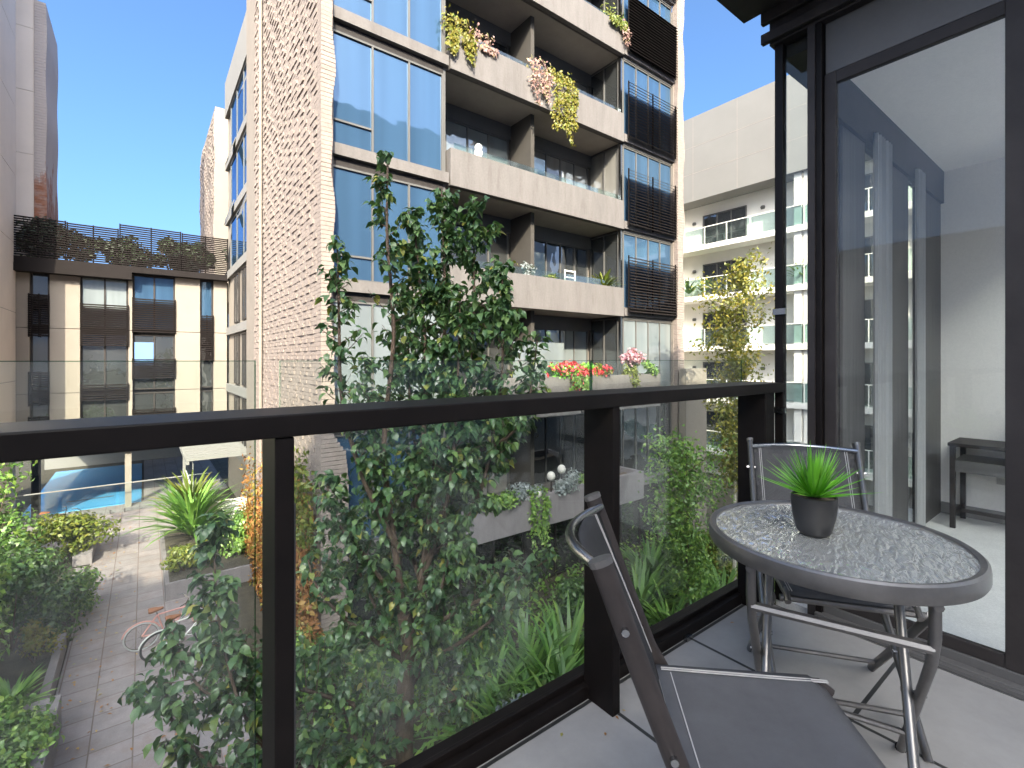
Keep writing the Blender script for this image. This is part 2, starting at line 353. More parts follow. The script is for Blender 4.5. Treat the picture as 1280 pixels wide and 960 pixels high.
def cloud(c, rad, n, lumps=9, tight=.30, zmin=None):
    c = np.array(c, float); rad = np.array(rad, float)
    lc = rnd(lumps) * (rng.random((lumps,1))**.5) * .72; lr = rng.uniform(.25, .5, lumps)
    idx = rng.integers(0, lumps, n); u = rnd(n) * (rng.random((n,1))**.4)
    p = (lc[idx] + u * lr[idx][:,None]) * rad + c
    nrm = u + rng.normal(size=(n,3))*.45 + np.array([0,0,.5])
    if zmin is not None: k = p[:,2] > zmin; p, nrm = p[k], nrm[k]
    return p, nrm
def leaves(name, pts, nrm, size, mt, parent, tpl=LEAF_S, droop=.3, kind=None, label=None):
    n = len(pts); d = rng.normal(size=(n,3)); d = d - nrm*(np.sum(d*nrm,1)/np.sum(nrm*nrm,1))[:,None]; d /= np.linalg.norm(d,axis=1)[:,None]; d[:,2] -= droop
    return inst(tpl[0], tpl[1], pts, d, nrm, size*rng.uniform(.7,1.25,n), name, mt, parent, kind=kind, label=label)
def shrub(name, label, cat, base, rad, n, size, mt, group=None, stems=5, lumps=10, tpl=LEAF_S, hz=None):
    base = Vector(base); t = thing(name, label, cat, base, group=group)
    cz = base.z + (hz if hz is not None else rad[2]*.85)
    p, nr = cloud((base.x, base.y, cz), rad, n, lumps, zmin=base.z+.02)
    leaves('foliage', p, nr, size, mt, t, tpl)
    mb = MB()
    for i in range(stems):
        a = random.uniform(0, 6.28); q = Vector((math.cos(a)*rad[0]*.6, math.sin(a)*rad[1]*.6, cz-base.z+random.uniform(0,.4)*rad[2]))
        mb.tube([(0,0,0), q*.5+Vector((0,0,.05)), q], [max(.008,size*.14), max(.006,size*.1), .004], 5)
    o = mb.build('stem', 'bark', None); o.parent = t
    return t
def strappy(name, label, cat, base, n, length, width, mt='leaf_blade', group=None, spread=.75, tpl=BLADE):
    base = Vector(base); t = thing(name, label, cat, base, group=group)
    a = rng.uniform(0, 2*np.pi, n); e = rng.uniform(.15, 1.0, n)**.8
    d = np.stack([np.cos(a)*(1.15-e)*spread*1.5, np.sin(a)*(1.15-e)*spread*1.5, .35+e], 1)
    nr = np.stack([-np.cos(a), -np.sin(a), np.full(n,.6)], 1)
    pos = np.array(base)[None,:] + np.stack([np.cos(a)*.05, np.sin(a)*.05, np.zeros(n)], 1)*length
    L = length*rng.uniform(.65,1.1,n); sc = np.stack([np.full(n,width)*rng.uniform(.8,1.2,n), L, L*rng.uniform(.6,1.5,n)], 1)
    inst(tpl[0], tpl[1], pos, d, nr, sc, 'foliage', mt, t)
    return t
# ================================================================== SETTING
struct(MB().add([(-300,-300,GZ-.02),(300,-300,GZ-.02),(300,300,GZ-.02),(-300,300,GZ-.02)], [(0,1,2,3)]), 'ground', 'ground_soil')
struct(MB().box(-1.45,1.6,3.5,29.9,GZ-.2,GZ+.004), 'path', 'paver')
struct(MB().box(-4.4,-1.45,24.2,29.9,GZ-.2,GZ+.0), 'side_path', 'paver')
# ------------------------------------------------------------------ own building (behind and around the camera)
own = thing('home_building', 'dark framed apartment building the balcony belongs to, glazed corner room at right', 'apartment building', (0,-1.0,GZ))
mb = MB(); mb.box(-14,2.5,-9,-4.5,GZ,3.1).box(-14,-6,-4.5,1.0,GZ,2.9).box(-40,50,-36,-30,GZ,28.7); mb.box(-20,-14,-9,22,GZ,5.0); mb.build('wall', 'white_paint', own)  # tall rear block added to cast shade, left wing added for reflections; both unseen
mb = MB(); mb.box(1.95,2.49,-1.14,1.25,2.98,3.10).box(1.98,2.46,-1.13,1.22,3.10,3.16); mb.build('overhead_balcony', 'frame_dark', own)
mb = MB(); mb.box(-6,2.50,-4.45,1.36,-.35,-.03); mb.build('balcony_slab', 'concrete', own)
mb = MB(); mb.box(-5.98,2.498,-4.44,1.35,-.03,0.0); fl = struct(mb, 'balcony_floor', 'balcony_tile')
# storey under the corner room
mb = MB(); mb.box(2.7,13.9,-4.45,1.05,GZ,-.4); mb.build('lower_storey', 'beige_panel', own)
# room
mb = MB(); mb.box(2.56,5.3,-4.4,1.12,-.4,.012); mb.build('room_floor', 'interior_floor', own)
mb = MB(); mb.box(2.66,5.1,-.35,1.0,2.71,2.75); mb.build('room_ceiling', 'white_paint', own)
mb = MB(); mb.box(5.02,5.2,-4.4,1.0,.012,2.99); mb.build('room_wall', 'white_paint', own)
mb = MB(); mb.box(2.605,5.2,-.40,1.14,2.76,3.3); mb.build('room_roof', 'frame_dark', own)
MB().box(2.62,5.1,-4.4,-.42,3.0,3.012).build('added_skylight', 'glass_clear', own)  # unseen glass roof, added to let sky light into the room
# fascia beams over door, stepped
mb = MB(); mb.box(2.53,2.60,-3.0,1.14,2.82,3.1).box(2.50,2.529,-3.0,1.17,2.83,2.88).box(2.50,2.529,-3,1.17,2.93,3.1); mb.build('head_beam', 'frame_dark', own, bevel=.004)
MB().box(2.575,2.62,-3.0,.90,2.58,2.819).build('transom_panel', 'frame_grey', own)
mb = MB(); mb.box(2.62,5.1,.925,.985,2.46,2.74); mb.build('lintel', 'frame_dark', own)
mb = MB(); mb.box(2.64,2.70,-3,.90,2.585,2.71); mb.build('pelmet', 'frame_grey', own)
for (a, b) in ((2.93,3.27),(3.68,4.13),(4.40,5.02)):
    MB().box(a,b,.945,.985,.012,2.459).build('pillar', 'pillar_grey', own)
    MB().box(a-.035,a-.003,.945,.975,.012,2.459).build('window_frame', 'frame_dark', own)
for (a, b) in ((2.62,2.89),(3.275,3.64),(4.135,4.36)):
    MB().box(a,b,.958,.966,.07,2.458).build('window_pane', 'glass_clear', own)
    MB().box(a,b,.945,.98,.013,.065).build('window_sill', 'frame_dark', own)
# corner posts + corner glass
MB().box(2.555,2.60,1.085,1.125,.0,2.82).build('corner_post', 'rail_metal', own, bevel=.003)
MB().box(2.54,2.60,.905,.955,.0,2.82).build('door_post', 'rail_metal', own, bevel=.003)
MB().box(2.528,2.539,.93,.962,.0,2.82).build('door_post_trim', 'frame_dark', own)
MB().box(2.572,2.580,.957,1.083,.05,2.819).build('corner_pane', 'glass_clear', own)
for z in (.35,.95,1.45): MB().box(2.545,2.554,1.07,1.13,z,z+.03).build('clip', 'steel', own)
# sliding door + tracks
door = thing('sliding_door', 'dark framed sliding glass door of the white room beside the balcony table', 'sliding door', (2.56,.3,0))
MB().box(2.52,2.56,-3.0,.93,.0,.025).box(2.56,2.585,-3,.93,.0,.06).box(2.60,2.655,-3,.90,.013,.05).build('threshold', 'frame_grey', door, bevel=.003)
MB().box(2.565,2.60,.235,.30,.061,2.575).box(2.566,2.599,.855,.903,.061,2.575).box(2.567,2.598,.30,.855,.061,.11).box(2.567,2.598,.30,.855,2.52,2.575).build('sash_frame', 'frame_dark', door, bevel=.003)
MB().box(2.578,2.586,.30,.856,.11,2.521).build('door_pane', 'glass_door', door)
MB().box(2.603,2.64,-.95,.232,.061,.11).box(2.603,2.64,.17,.233,.11,2.575).build('inner_sash_frame', 'frame_grey', door, bevel=.003)
MB().box(2.618,2.625,-.95,.17,.11,2.575).build('inner_pane', 'glass_door', door)
MB().box(2.50,2.52,-3.0,.9,.0,.018).build('door_ramp', 'frame_grey', door)
# pale pleated backdrop standing in for hazy light beyond the windows
cm = MB()
for (a, b) in ((3.30,3.60),(4.16,4.34)):
    n = 24; vs = []; 
    for i in range(n+1):
        x = a+(b-a)*i/n; y = .905+.014*math.sin(i*1.9)
        vs += [(x,y,.03),(x,y,2.52)]
    cm.add(vs, [(2*i,2*i+2,2*i+3,2*i+1) for i in range(n)])
tag(cm.build('haze_backdrop', 'haze_backdrop'), 'pale pleated backdrop standing in for the hazy view between dark pillars', 'haze_backdrop')
MB().box(5.0,5.019,-4.3,.94,.013,.10).build('skirting', 'white_render', own)
MB().box(5.012,5.0195,.55,.63,.30,.38).build('wall_socket', 'blind', own)
# desk in the room
desk = thing('console_desk', 'slim grey console desk against the white wall inside the room', 'desk', (4.8,.45,.012))
MB().box(4.60,4.99,-.25,.83,.60,.625).build('desk_top', 'frame_dark', desk, bevel=.003)
MB().box(4.62,4.97,-.22,.80,.42,.50).box(4.62,4.97,-.22,.80,.50,.502).build('drawer_tray', 'frame_grey', desk)
for (x, y) in ((4.61,.79),(4.95,.79),(4.61,-.24),(4.95,-.24)): MB().box(x,x+.03,y,y+.03,.012,.60).build('leg', 'frame_dark', desk)
MB().box(4.78,4.80,-.2,.79,.10,.125).box(4.64,4.95,.795,.815,.10,.125).build('stretcher', 'frame_dark', desk)
lp = thing('desk_lamp', 'small brass based lamp with dark round shade on the console desk', 'lamp', (4.82,.32,.626))
MB().lathe([(0.001,0),(.07,0),(.07,.03),(.02,.035),(.02,.05),(.001,.05)], (4.82,.32,.626), 20).build('base', 'brass', lp, smooth=True)
MB().tube([(4.82,.32,.67),(4.82,.32,.95)], .006).build('stem', 'brass', lp)
MB().lathe([(.001,.05),(.05,.045),(.10,.0),(.09,0),(.001,.03)], (4.82,.32,.93), 20).build('shade', 'frame_dark', lp, smooth=True)
# ------------------------------------------------------------------ balcony balustrade
bal = thing('balcony_balustrade', 'dark bronze balustrade with glass panels edging the balcony', 'balustrade', (0,1.25,0))
MB().box(-5,2.56,1.08,1.26,1.058,1.106).build('top_rail', 'rail_metal', bal, bevel=.004)
MB().box(-5,2.66,1.20,1.30,.0,.05).box(-5,2.66,1.225,1.24,.05,.075).build('bottom_rail', 'rail_metal', bal, bevel=.003)
for x in (-2.0,-.87,.215,1.267):
    MB().box(x,x+.038,1.086,1.222,.0,1.057).build('post', 'rail_metal', bal, bevel=.003)
MB().box(2.37,2.41,1.086,1.222,.0,1.057).box(2.41,2.50,1.10,1.222,.0,1.057).build('post', 'rail_metal', bal, bevel=.003)
for x in (.256,1.308): MB().box(x,x+.012,1.14,1.2,.3,.9).build('bracket', 'frame_grey', bal)
PAN = ((-3.2,-2.0),(-1.98,-.86),(-.84,.214),(.271,1.393),(1.403,2.58))
for (a, b) in PAN:
    g = MB().box(a,b,1.306,1.314,.03,1.216).build('glass_panel', 'glass_rail', bal)
    MB().box(a,b,1.3065,1.3135,1.2165,1.2185).box(a-.002,a,1.3065,1.3135,.03,1.2185).box(b,b+.002,1.3065,1.3135,.03,1.2185).build('polished_edge', 'glass_edge', g).location = (0,0,0)
# small drain bracket on bottom rail
MB().box(1.86,1.90,1.18,1.20,.0,.02).build('clip', 'steel', bal)
# ------------------------------------------------------------------ table
def tablebuild():
    t = thing('bistro_table', 'round folding bistro table with pebbled glass top and bronze rim', 'table', (1.56,.53,0), R(21), local=True)
    H = .72; r = .325
    prof = [(r-.022,H-.006),(r-.020,H+.003),(r-.008,H+.006),(r-.002,H+.001),(r,H-.012),(r,H-.032),(r-.004,H-.040),(r-.014,H-.042),(r-.018,H-.040),(r-.018,H-.02),(r-.022,H-.006)]
    MB().lathe(prof, seg=96).build('rim', 'chair_metal', t, smooth=True)
    MB().lathe([(.0005,H-.007),(r-.02,H-.007),(r-.02,H-.002),(.0005,H-.002)], seg=96).build('glass_top', 'glass_pebbled', t)
    for s in (-1, 1):
        y = s*.19; yi = s*.165
        MB().tube([(-.20,y,H-.04),(-.20,y,H-.14),(-.16,y,H-.22),(.27,y,.0)], .0125, 10).build('leg', 'chair_metal', t, smooth=True)
        MB().tube([(.23,yi,H-.04),(-.27,yi,0)], .0125, 10).build('leg', 'chair_metal', t, smooth=True)
        MB().tube([(-.24,y,H-.052),(.26,y,H-.052)], .010, 8).build('top_support', 'chair_metal', t, smooth=True)
        MB().tube([(.01,y-s*.035,.33),(.01,y+s*.02,.33)], .006).build('bolt', 'steel', t)
        for x in (-.27,.27): MB().tube([(x*.985, yi if x < 0 else y,.012),(x, yi if x < 0 else y,-.0)], .0145, 10).build('foot_cap', 'black_trim', t)
    for (x, z, yy) in ((-.19,H-.17,.19),(.15,.13,.19),(-.17,.13,.165),(.2,H-.09,.165)):
        MB().tube([(x,-yy,z),(x,yy,z)], .009 if z < .3 else .013, 8).build('crossbar', 'chair_metal', t, smooth=True)
    return t
tablebuild()
# potted plant on the table
px_, py_ = 1.53,.565
pt = thing('potted_grass', 'small artificial green spiky grass in black pot on the glass table', 'potted plant', (px_,py_,.722))
MB().lathe([(.001,0),(.036,0),(.044,.008),(.054,.05),(.058,.085),(.0575,.108),(.054,.109),(.0525,.10),(.001,.098)], (px_,py_,.722), 40).build('pot', 'pot_black', pt, smooth=True)
mb = MB(); mb.lathe([(.052,.103),(.035,.108),(.001,.109)], (px_,py_,.7215), 24); mb.build('soil', 'soil', pt)
n = 170; a = rng.uniform(0,2*np.pi,n); e = rng.random(n)
d = np.stack([np.cos(a)*(1.05-e)*1.1, np.sin(a)*(1.05-e)*1.1, .28+e*.9],1)
inst(SPIKE[0], SPIKE[1], np.array([[px_,py_,.825]])+np.stack([np.cos(a),np.sin(a),0*a],1)*.012*rng.random((n,1)), d, np.stack([-np.cos(a),-np.sin(a),0*a+.4],1),
     np.stack([np.full(n,.0085), rng.uniform(.10,.165,n), np.full(n,.007)],1), 'foliage', 'leaf_bright', pt, smooth=False)
# ------------------------------------------------------------------ chairs
def chair(label, loc, rot, metal):
    t = thing('folding_chair', label, 'chair', (*loc,0), rot, 'folding mesh chairs at the bistro table', local=True)   # local +X is forward, +Y is left
    w = .20; TZ = .87
    back = lambda s: [(-.355,s*w,TZ),(-.285,s*w,.68),(-.215,s*w,.50),(-.10,s*w,.30),(.20,s*w,.0)]
    for s in (-1, 1):
        MB().tube(back(s), .0195, 12, ry=.011, flat=(0,1,0)).build('back_leg_rail', metal, t, smooth=True)
        MB().tube([(-.375,s*w,TZ+.004),(-.355,s*w,TZ-.004)], .022).xf(Matrix.Identity(4))
        MB().tube([(-.3575,s*w,TZ+.006),(-.353,s*w,TZ-.005)], .0215, 12, ry=.013, flat=(0,1,0)).build('end_cap', 'chair_metal', t)
        MB().tube([(-.21,s*(w-.02),.445),(.175,s*(w-.02),.45),(.20,s*(w-.02),.43)], .014, 10, ry=.010, flat=(0,1,0)).build('seat_rail', metal, t, smooth=True)
        MB().tube([(.17,s*(w+.018),.43),(-.02,s*(w+.018),.24),(-.27,s*(w+.018),.0)], .017, 10, ry=.009, flat=(0,1,0)).build('leg', metal, t, smooth=True)
        for (x, z) in ((-.315,.76),(-.235,.55),(.0,.22)): MB().tube([(x,s*(w-.014),z),(x,s*(w+.020),z)], .007, 8).build('bolt', 'steel', t)
    # curved head bar bulging backwards
    arc = [(-.335-.075*math.sin(math.pi*i/12), -w+2*w*i/12, TZ-.025-.0*i) for i in range(13)]
    MB().tube(arc, .011, 10).build('head_bar', 'steel', t, smooth=True)
    MB().tube([(.18,-w,.435),(.18,w,.435)], .011, 8).build('front_bar', metal, t, smooth=True)
    MB().tube([(.12,-w,.085),(.12,w,.085)], .009, 8).build('stretcher', metal, t, smooth=True)
    MB().tube([(-.21,-w-.018,.06),(-.21,w+.018,.06)], .009, 8).build('stretcher', metal, t, smooth=True)
    # seat sling
    nx, ny = 12, 10; vs = []
    for i in range(nx+1):
        for j in range(ny+1):
            u = i/nx; v = j/ny; x = -.20+.385*u
            vs.append((x, (-w+.012)+(2*w-.024)*v, .462-.016*math.sin(math.pi*v)*math.sin(math.pi*min(1,u*1.0)) + .004*u - (.018*max(0,(u-.92)/.08)**2)))
    fs = [(i*(ny+1)+j, (i+1)*(ny+1)+j, (i+1)*(ny+1)+j+1, i*(ny+1)+j+1) for i in range(nx) for j in range(ny)]
    o = MB().add(vs, fs).build('seat', 'mesh_fabric', t, smooth=True)
    so = o.modifiers.new('s', 'SOLIDIFY'); so.thickness = .003
    st = MB()
    for v in (.035,.055): 
        y = (-w+.012)+(2*w-.024)*v; st.box(-.19,.19,y,y+.002,.463,.4655); st.box(-.19,.19,-y-.002,-y,.463,.4655)
    st.box(-.17,-.168,-.18,.18,.459,.4615)
    st.build('stitching', 'stitch', o)
    # back sling
    vs = []
    for i in range(nx+1):
        for j in range(ny+1):
            u = i/nx; v = j/ny; z = .50+(.85-.50)*u; x0 = -.215-.14*(z-.50)/.37
            vs.append((x0 - .045*math.sin(math.pi*v)*u**1.5, (-w+.012)+(2*w-.024)*v, z-.006*math.sin(math.pi*v)*u))
    o = MB().add(vs, fs).build('backrest', 'mesh_fabric_open', t, smooth=True)
    so = o.modifiers.new('s', 'SOLIDIFY'); so.thickness = .003
    st = MB()
    for y in (-.165,-.158,.156,.163): 
        st.tube([(-.215-.045*math.sin(math.pi*(y+.188)/.376)*((z-.5)/.35)**1.5-.14*(z-.5)/.37+.004, y, z) for z in (.51,.58,.65,.72,.79,.84)], .0011, 4)
    st.build('stitching', 'stitch', o)
    return t
chair('folding chair in front with dark brown rails and charcoal mesh seat, cut by the frame', (1.02,.455), R(-45), 'chair_metal_dark')
chair('folding chair tucked behind the bistro table, its mesh backrest facing the view', (1.933,.661), R(215.6), 'chair_metal')
# ================================================================== MAIN BUILDING OPPOSITE
C = thing('apartment_building', 'tall apartment building opposite with rippled brick tower and concrete balconies', 'apartment building', (9,14,GZ))
def win(x0, x1, y, z0, z1, n, gm='glass_dark', fm='frame_grey', parent=C, fw=.05, dep=.08, transom=None):
    """window in a wall facing -Y"""
    f = MB(); f.box(x0,x1,y-dep/2,y+dep/2,z0,z0+fw).box(x0,x1,y-dep/2,y+dep/2,z1-fw,z1)
    for i in range(n+1):
        c = x0+(x1-x0-fw)*i/n; f.box(c,c+fw,y-dep/2+.002,y+dep/2-.002,z0+fw,z1-fw)
    if transom: 
        w = (x1-x0-fw)/n; f.box(x0+fw, x0+w, y-dep/2+.004, y+dep/2-.004, transom, transom+fw)
    fr = f.build('window', fm, parent)
    g = MB().box(x0+fw*.5,x1-fw*.5,y-.004,y+.004,z0+fw*.5,z1-fw*.5).build('pane', gm, fr); g.location = (0,0,0)
    return fr
def winx(x, y0, y1, z0, z1, n, gm='glass_dark', fm='frame_grey', parent=C, fw=.05, dep=.08):
    f = MB(); f.box(x-dep/2,x+dep/2,y0,y1,z0,z0+fw).box(x-dep/2,x+dep/2,y0,y1,z1-fw,z1)
    for i in range(n+1):
        c = y0+(y1-y0-fw)*i/n; f.box(x-dep/2+.002,x+dep/2-.002,c,c+fw,z0+fw,z1-fw)
    fr = f.build('window', fm, parent)
    g = MB().box(x-.004,x+.004,y0+fw*.5,y1-fw*.5,z0+fw*.5,z1-fw*.5).build('pane', gm, fr); g.location = (0,0,0)
    return fr
def ripple(u, z): return math.sin(z*2.1+1.2*math.sin(u*.9)+u*.5)*.5+.5*math.sin(z*.83-u*1.7)
def brick_face(name, org, ud, nd, width, z0, z1, parent, bm='brick', bw=.29, bh=.095, amp=.035):
    """courses of separate bricks, each pushed out by a ripple"""
    pos = []; 
    mb = MB(); rows = int((z1-z0)/bh)
    for r in range(rows):
        z = z0+r*bh; u = -(bw/2 if r % 2 else 0)
        while u < width:
            a = max(0, u+.008); b = min(width, u+bw-.008)
            if b-a > .03:
                um = (a+b)/2; q = ripple(um, z); p = .02+amp*(.5+.5*q)
                if r % 2 == 0 and (int((u+.3)/bw)+int((z+50)/.42+.8*math.sin(u*1.3))) % 2 == 0: p += .021
                p += random.uniform(-.006,.006)
                A = Vector(org)+Vector(ud)*a; B = Vector(org)+Vector(ud)*b; N = Vector(nd)
                vs = [A+Vector((0,0,z)),B+Vector((0,0,z)),B+Vector((0,0,z+bh-.007)),A+Vector((0,0,z+bh-.007))]
                vs += [v+N*p for v in vs]
                mb.add(vs, [(4,5,6,7),(0,1,5,4),(1,2,6,5),(2,3,7,6),(3,0,4,7)])
            u += bw
    o = mb.build(name, bm, parent); bm_ = bmesh.new(); bm_.from_mesh(o.data); bmesh.ops.recalc_face_normals(bm_, faces=bm_.faces); bm_.to_mesh(o.data); bm_.free()
    return o
TOPZ = 17.75
# core walls
MB().box(3.05,3.3,10.75,18.4,GZ,TOPZ).build('wall', 'brick_dark', C)
brick_face('brick_screen', (3.05,10.62,0), (0,1,0), (-1,0,0), 7.8, -5.6, 14.5, C)
# front strip with rippling free edge
mb = MB()
for r in range(int((14.5+5.6)/.095)):
    z = -5.6+r*.095; e = 3.22+.035*math.sin(z*1.9)+.02*math.sin(z*4.3+1)+random.uniform(-.006,.006)
    if z < -.35: e += .32*min(1, (-.35-z)/.5)
    mb.box(2.97, e, 10.50-.02*math.sin(z*2.5), 10.78, z, z+.086)
mb.build('brick_edge', 'brick', C)
tag(MB().tube([(2.93,16.9,-2),(2.93,16.9,TOPZ)], .05, 8).build('rain_pipe', 'beige_panel'), 'pale rain pipe running down the rippled brick wall', 'pipe')
MB().box(3.3,16.0,12.38,22,GZ,TOPZ).build('wall', 'brick_dark', C)
# right brick edge
MB().box(16.0,16.45,10.75,22,GZ,14.5).build('wall', 'brick_dark', C)
mb = MB()
for r in range(int((15.2+5.6)/.095)):
    z = -5.6+r*.095; e = 16.45+.05*math.sin(z*2.2)+.02*math.sin(z*5)
    mb.box(16.03+.03*math.sin(z*1.7), e, 10.58, 10.80, z, z+.086)
mb.build('brick_edge', 'brick', C)
MB().box(3.25,16.2,10.9,22,TOPZ-.01,TOPZ+.2).build('roof', 'concrete', C)
for n in range(-1, 7):
    z0 = -.25+3*n; last = n == 6
    MB().box(3.26,6.18,10.70,12.4,z0,z0+.26).box(6.18,13.1,10.93,12.4,z0+.002,z0+.24).box(13.1,16.02,10.70,12.4,z0,z0+.26).build('floor_slab', 'concrete', C)
    MB().box(6.2,13.08,10.96,12.37,z0-.012,z0-.002).build('soffit', 'soffit', C)
    if last: break
    # left bay glazing
    gm = 'glass_blue' if n != 0 else 'glass_pale'
    MB().box(3.3,6.08,10.82,10.98,z0+2.80,z0+2.99).build('window_head', 'frame_dark', C)
    win(3.28, 6.08, 10.86, z0+.26, z0+2.80, 3, gm, 'frame_grey', C, .045, .10, z0+.80)
    MB().box(6.08,6.16,10.84,12.3,z0+.26,z0+2.99).build('bay_side', 'frame_grey', C)
    # parapet
    yf = 10.72 if n > 0 else 9.9
    ph = .94
    if n > 0:
        MB().box(6.25,13.1,yf,yf+.16,z0-.03,z0+ph).box(6.25,6.41,yf+.16,11.2,z0,z0+ph).build('parapet', 'concrete', C, bevel=.01)
        MB().box(6.45,13.05,yf+.17,yf+.182,z0+.3,z0+1.17).build('glass_balustrade', 'glass_balcony', C)
    elif n == -1:
        MB().box(6.25,13.1,yf,yf+.14,z0-.1,z0+.80).box(6.25,6.39,yf+.14,10.9,z0-.1,z0+.80).box(12.96,13.1,yf+.14,10.9,z0-.1,z0+.80).box(6.39,12.96,yf+.14,10.93,z0-.08,z0+.1).build('planter_parapet', 'planter', C, bevel=.01)
        MB().box(6.39,12.96,yf+.14,yf+.7,z0+.1,z0+.66).build('soil', 'soil', C)
    else:
        for (a, b) in ((6.25,10.15),(10.3,11.6),(11.6,14.0)):
            MB().box(a,b,yf,yf+.12,z0-.1,z0+1.0).box(a,a+.12,yf+.12,10.93,z0-.1,z0+1.0).box(b-.12,b,yf+.12,10.93,z0-.1,z0+1.0).build('planter_parapet', 'concrete', C, bevel=.01)
        MB().box(6.37,13.9,yf+.12,yf+.6,z0+.1,z0+.85).build('soil', 'soil', C)
        MB().box(6.37,13.9,yf+.6,10.93,z0-.08,z0+.12).build('terrace_floor', 'concrete', C)
    # rear windows of the balcony
    win(6.2, 9.30, 12.32, z0+.24, z0+2.55, 4, ('glass_blinds','glass_dark','glass_dark','glass_pale','glass_dark','glass_dark')[(n+1)%6], 'frame_grey')
    win(9.55, 12.95, 12.32, z0+.24, z0+2.55, 5, ('glass_dark','glass_pale','glass_dark','glass_blinds','glass_blinds','glass_dark')[(n+1)%6], 'frame_grey')
    MB().box(6.2,13.08,12.25,12.38,z0+2.55,z0+2.985).build('window_head', 'frame_grey', C)
    MB().box(9.36,9.50,11.25,12.30,z0+.24,z0+2.985).build('divider', 'divider', C)
    # glass privacy screens near divider
    if n > 0: MB().box(9.6,10.25,11.6,11.612,z0+.24,z0+1.9).build('privacy_screen', 'glass_balcony', C)
    # side glazing of right bay
    winx(13.1, 10.95, 12.30, z0+.26, z0+2.95, 2, ('glass_dark','glass_dark','glass_dark','glass_blinds')[(n+1)%4], 'frame_grey')
    MB().box(13.06,13.16,10.84,10.94,z0+.26,z0+2.99).build('corner_mullion', 'steel', C)
    win(13.16, 16.0, 10.86, z0+.26, z0+2.90, 4, ('glass_dark','glass_pale','glass_blue')[min(n+1,2)], 'frame_grey')
    MB().box(13.16,16.0,10.80,10.92,z0+2.90,z0+2.99).build('window_head', 'frame_grey', C)
    if n > 0:
        lv = MB(); zt = z0+2.05; k = 19
        for i in range(k): z = z0+.12+(zt-z0-.12)*i/k; lv.add([(13.2,10.52,z),(15.98,10.52,z),(15.98,10.60,z+.055),(13.2,10.60,z+.055),(13.2,10.52,z+.012),(15.98,10.52,z+.012),(15.98,10.60,z+.067),(13.2,10.60,z+.067)],[(0,3,2,1),(4,5,6,7),(0,1,5,4),(1,2,6,5),(2,3,7,6),(3,0,4,7)])
        for x in (13.2,14.55,15.94): lv.box(x,x+.04,10.605,10.64,z0+.08,zt+.02)
        if n == 4: lv.box(13.24,15.94,10.602,10.604,z0+.1,zt)
        lv.build('louvre_screen', 'louvre', C)
# ground floor glazing of C
win(3.6, 9.2, 11.4, GZ, -3.45, 5, 'glass_dark', 'frame_dark'); win(9.4, 15.9, 11.4, GZ, -3.45, 6, 'glass_dark', 'frame_dark')
MB().box(9.2,9.4,11.3,11.5,GZ,-3.3).build('column', 'frame_dark', C)
# extra wall right of the building
MB().box(16.0,17.4,10.2,10.5,GZ,.9).build('wall', 'beige_panel', C)
# wing continuing back to the rear building
wing = thing('building_wing', 'narrow glass and render wing between the rippled brick wall and the rear building', 'building', (4.5,24,GZ))
MB().box(3.68,8,18.4,30.4,GZ,16.0).build('wall', 'beige_panel', wing)
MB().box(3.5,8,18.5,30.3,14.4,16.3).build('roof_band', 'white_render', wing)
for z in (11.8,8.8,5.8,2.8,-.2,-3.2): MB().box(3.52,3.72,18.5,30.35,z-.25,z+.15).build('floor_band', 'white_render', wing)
for i, z in enumerate((11.95,8.95,5.95)):
    winx(3.6, 18.6, 28.6, z, z+2.4, 5, 'glass_blue', 'frame_grey', wing)
for z in (2.95,-.05,-3.05):
    for (a, b) in ((19.5,22.5),(24.0,25.2),(26.3,27.6)): winx(3.62, a, b, z+.1, z+2.5, 2, 'glass_dark', 'frame_dark', wing)
# open awning sashes
for (y, z) in ((22.5,12.4),(26.5,10.9),(27.0,8.0),(22.8,7.3)):
    a = MB().add([(3.50,y,z+1.1),(3.50,y+.9,z+1.1),(3.18,y+.9,z),(3.18,y,z),(3.53,y,z+1.1),(3.53,y+.9,z+1.1),(3.21,y+.9,z),(3.21,y,z)], [(0,3,2,1),(4,5,6,7),(0,1,5,4),(1,2,6,5),(2,3,7,6),(3,0,4,7)]).build('awning_sash', 'frame_grey', wing)
# ------------------------------------------------------------------ rear building B
B = thing('rear_building', 'low beige building at the end of the courtyard with dark louvres and a roof terrace', 'apartment building', (0,33,GZ))
Yb = 30.0
def bx(px): a, b = ray(px); return Yb*a/b
xl = bx(12); 
MB().box(xl-.3,3.66,Yb+.35,42,-2.95,5.45).build('wall', 'frame_dark', B)
def pier(p0, p1):
    for z in (-2.9,.0-.3,2.67):
        MB().box(bx(p0),bx(p1),Yb,Yb+.35,z+.012,z+2.955 if z > -2 else -.312).build('wall_panel', 'beige_panel', B)
for a, b in ((16,37),(62,100),(160.5,165.5),(219,250),(267,283.6)): pier(a, b)
MB().box(xl-.2,3.6,Yb-.5,Yb+.4,5.45,5.75).box(xl-.2,bx(165),Yb-.55,Yb+.3,5.10,5.448).build('roof_edge', 'black_trim', B)
wp = {0:'glass_pale',1:'glass_dark',2:'glass_dark'}
for (a, b, n) in ((100.3,160,2),(166,218.8,2),(37.4,61.7,1),(250.3,266.7,1)):
    for i, z in enumerate((2.67,-.3,-2.9)):
        gm = 'glass_pale' if (i == 0 and n == 2 and a < 120) else ('glass_blue' if (a > 160 and i == 0) else 'glass_dark')
        win(bx(a), bx(b), Yb+.2, z+.05, z+(2.78 if z > -2 else 2.5), n, gm, 'frame_dark', B, .07, .1)
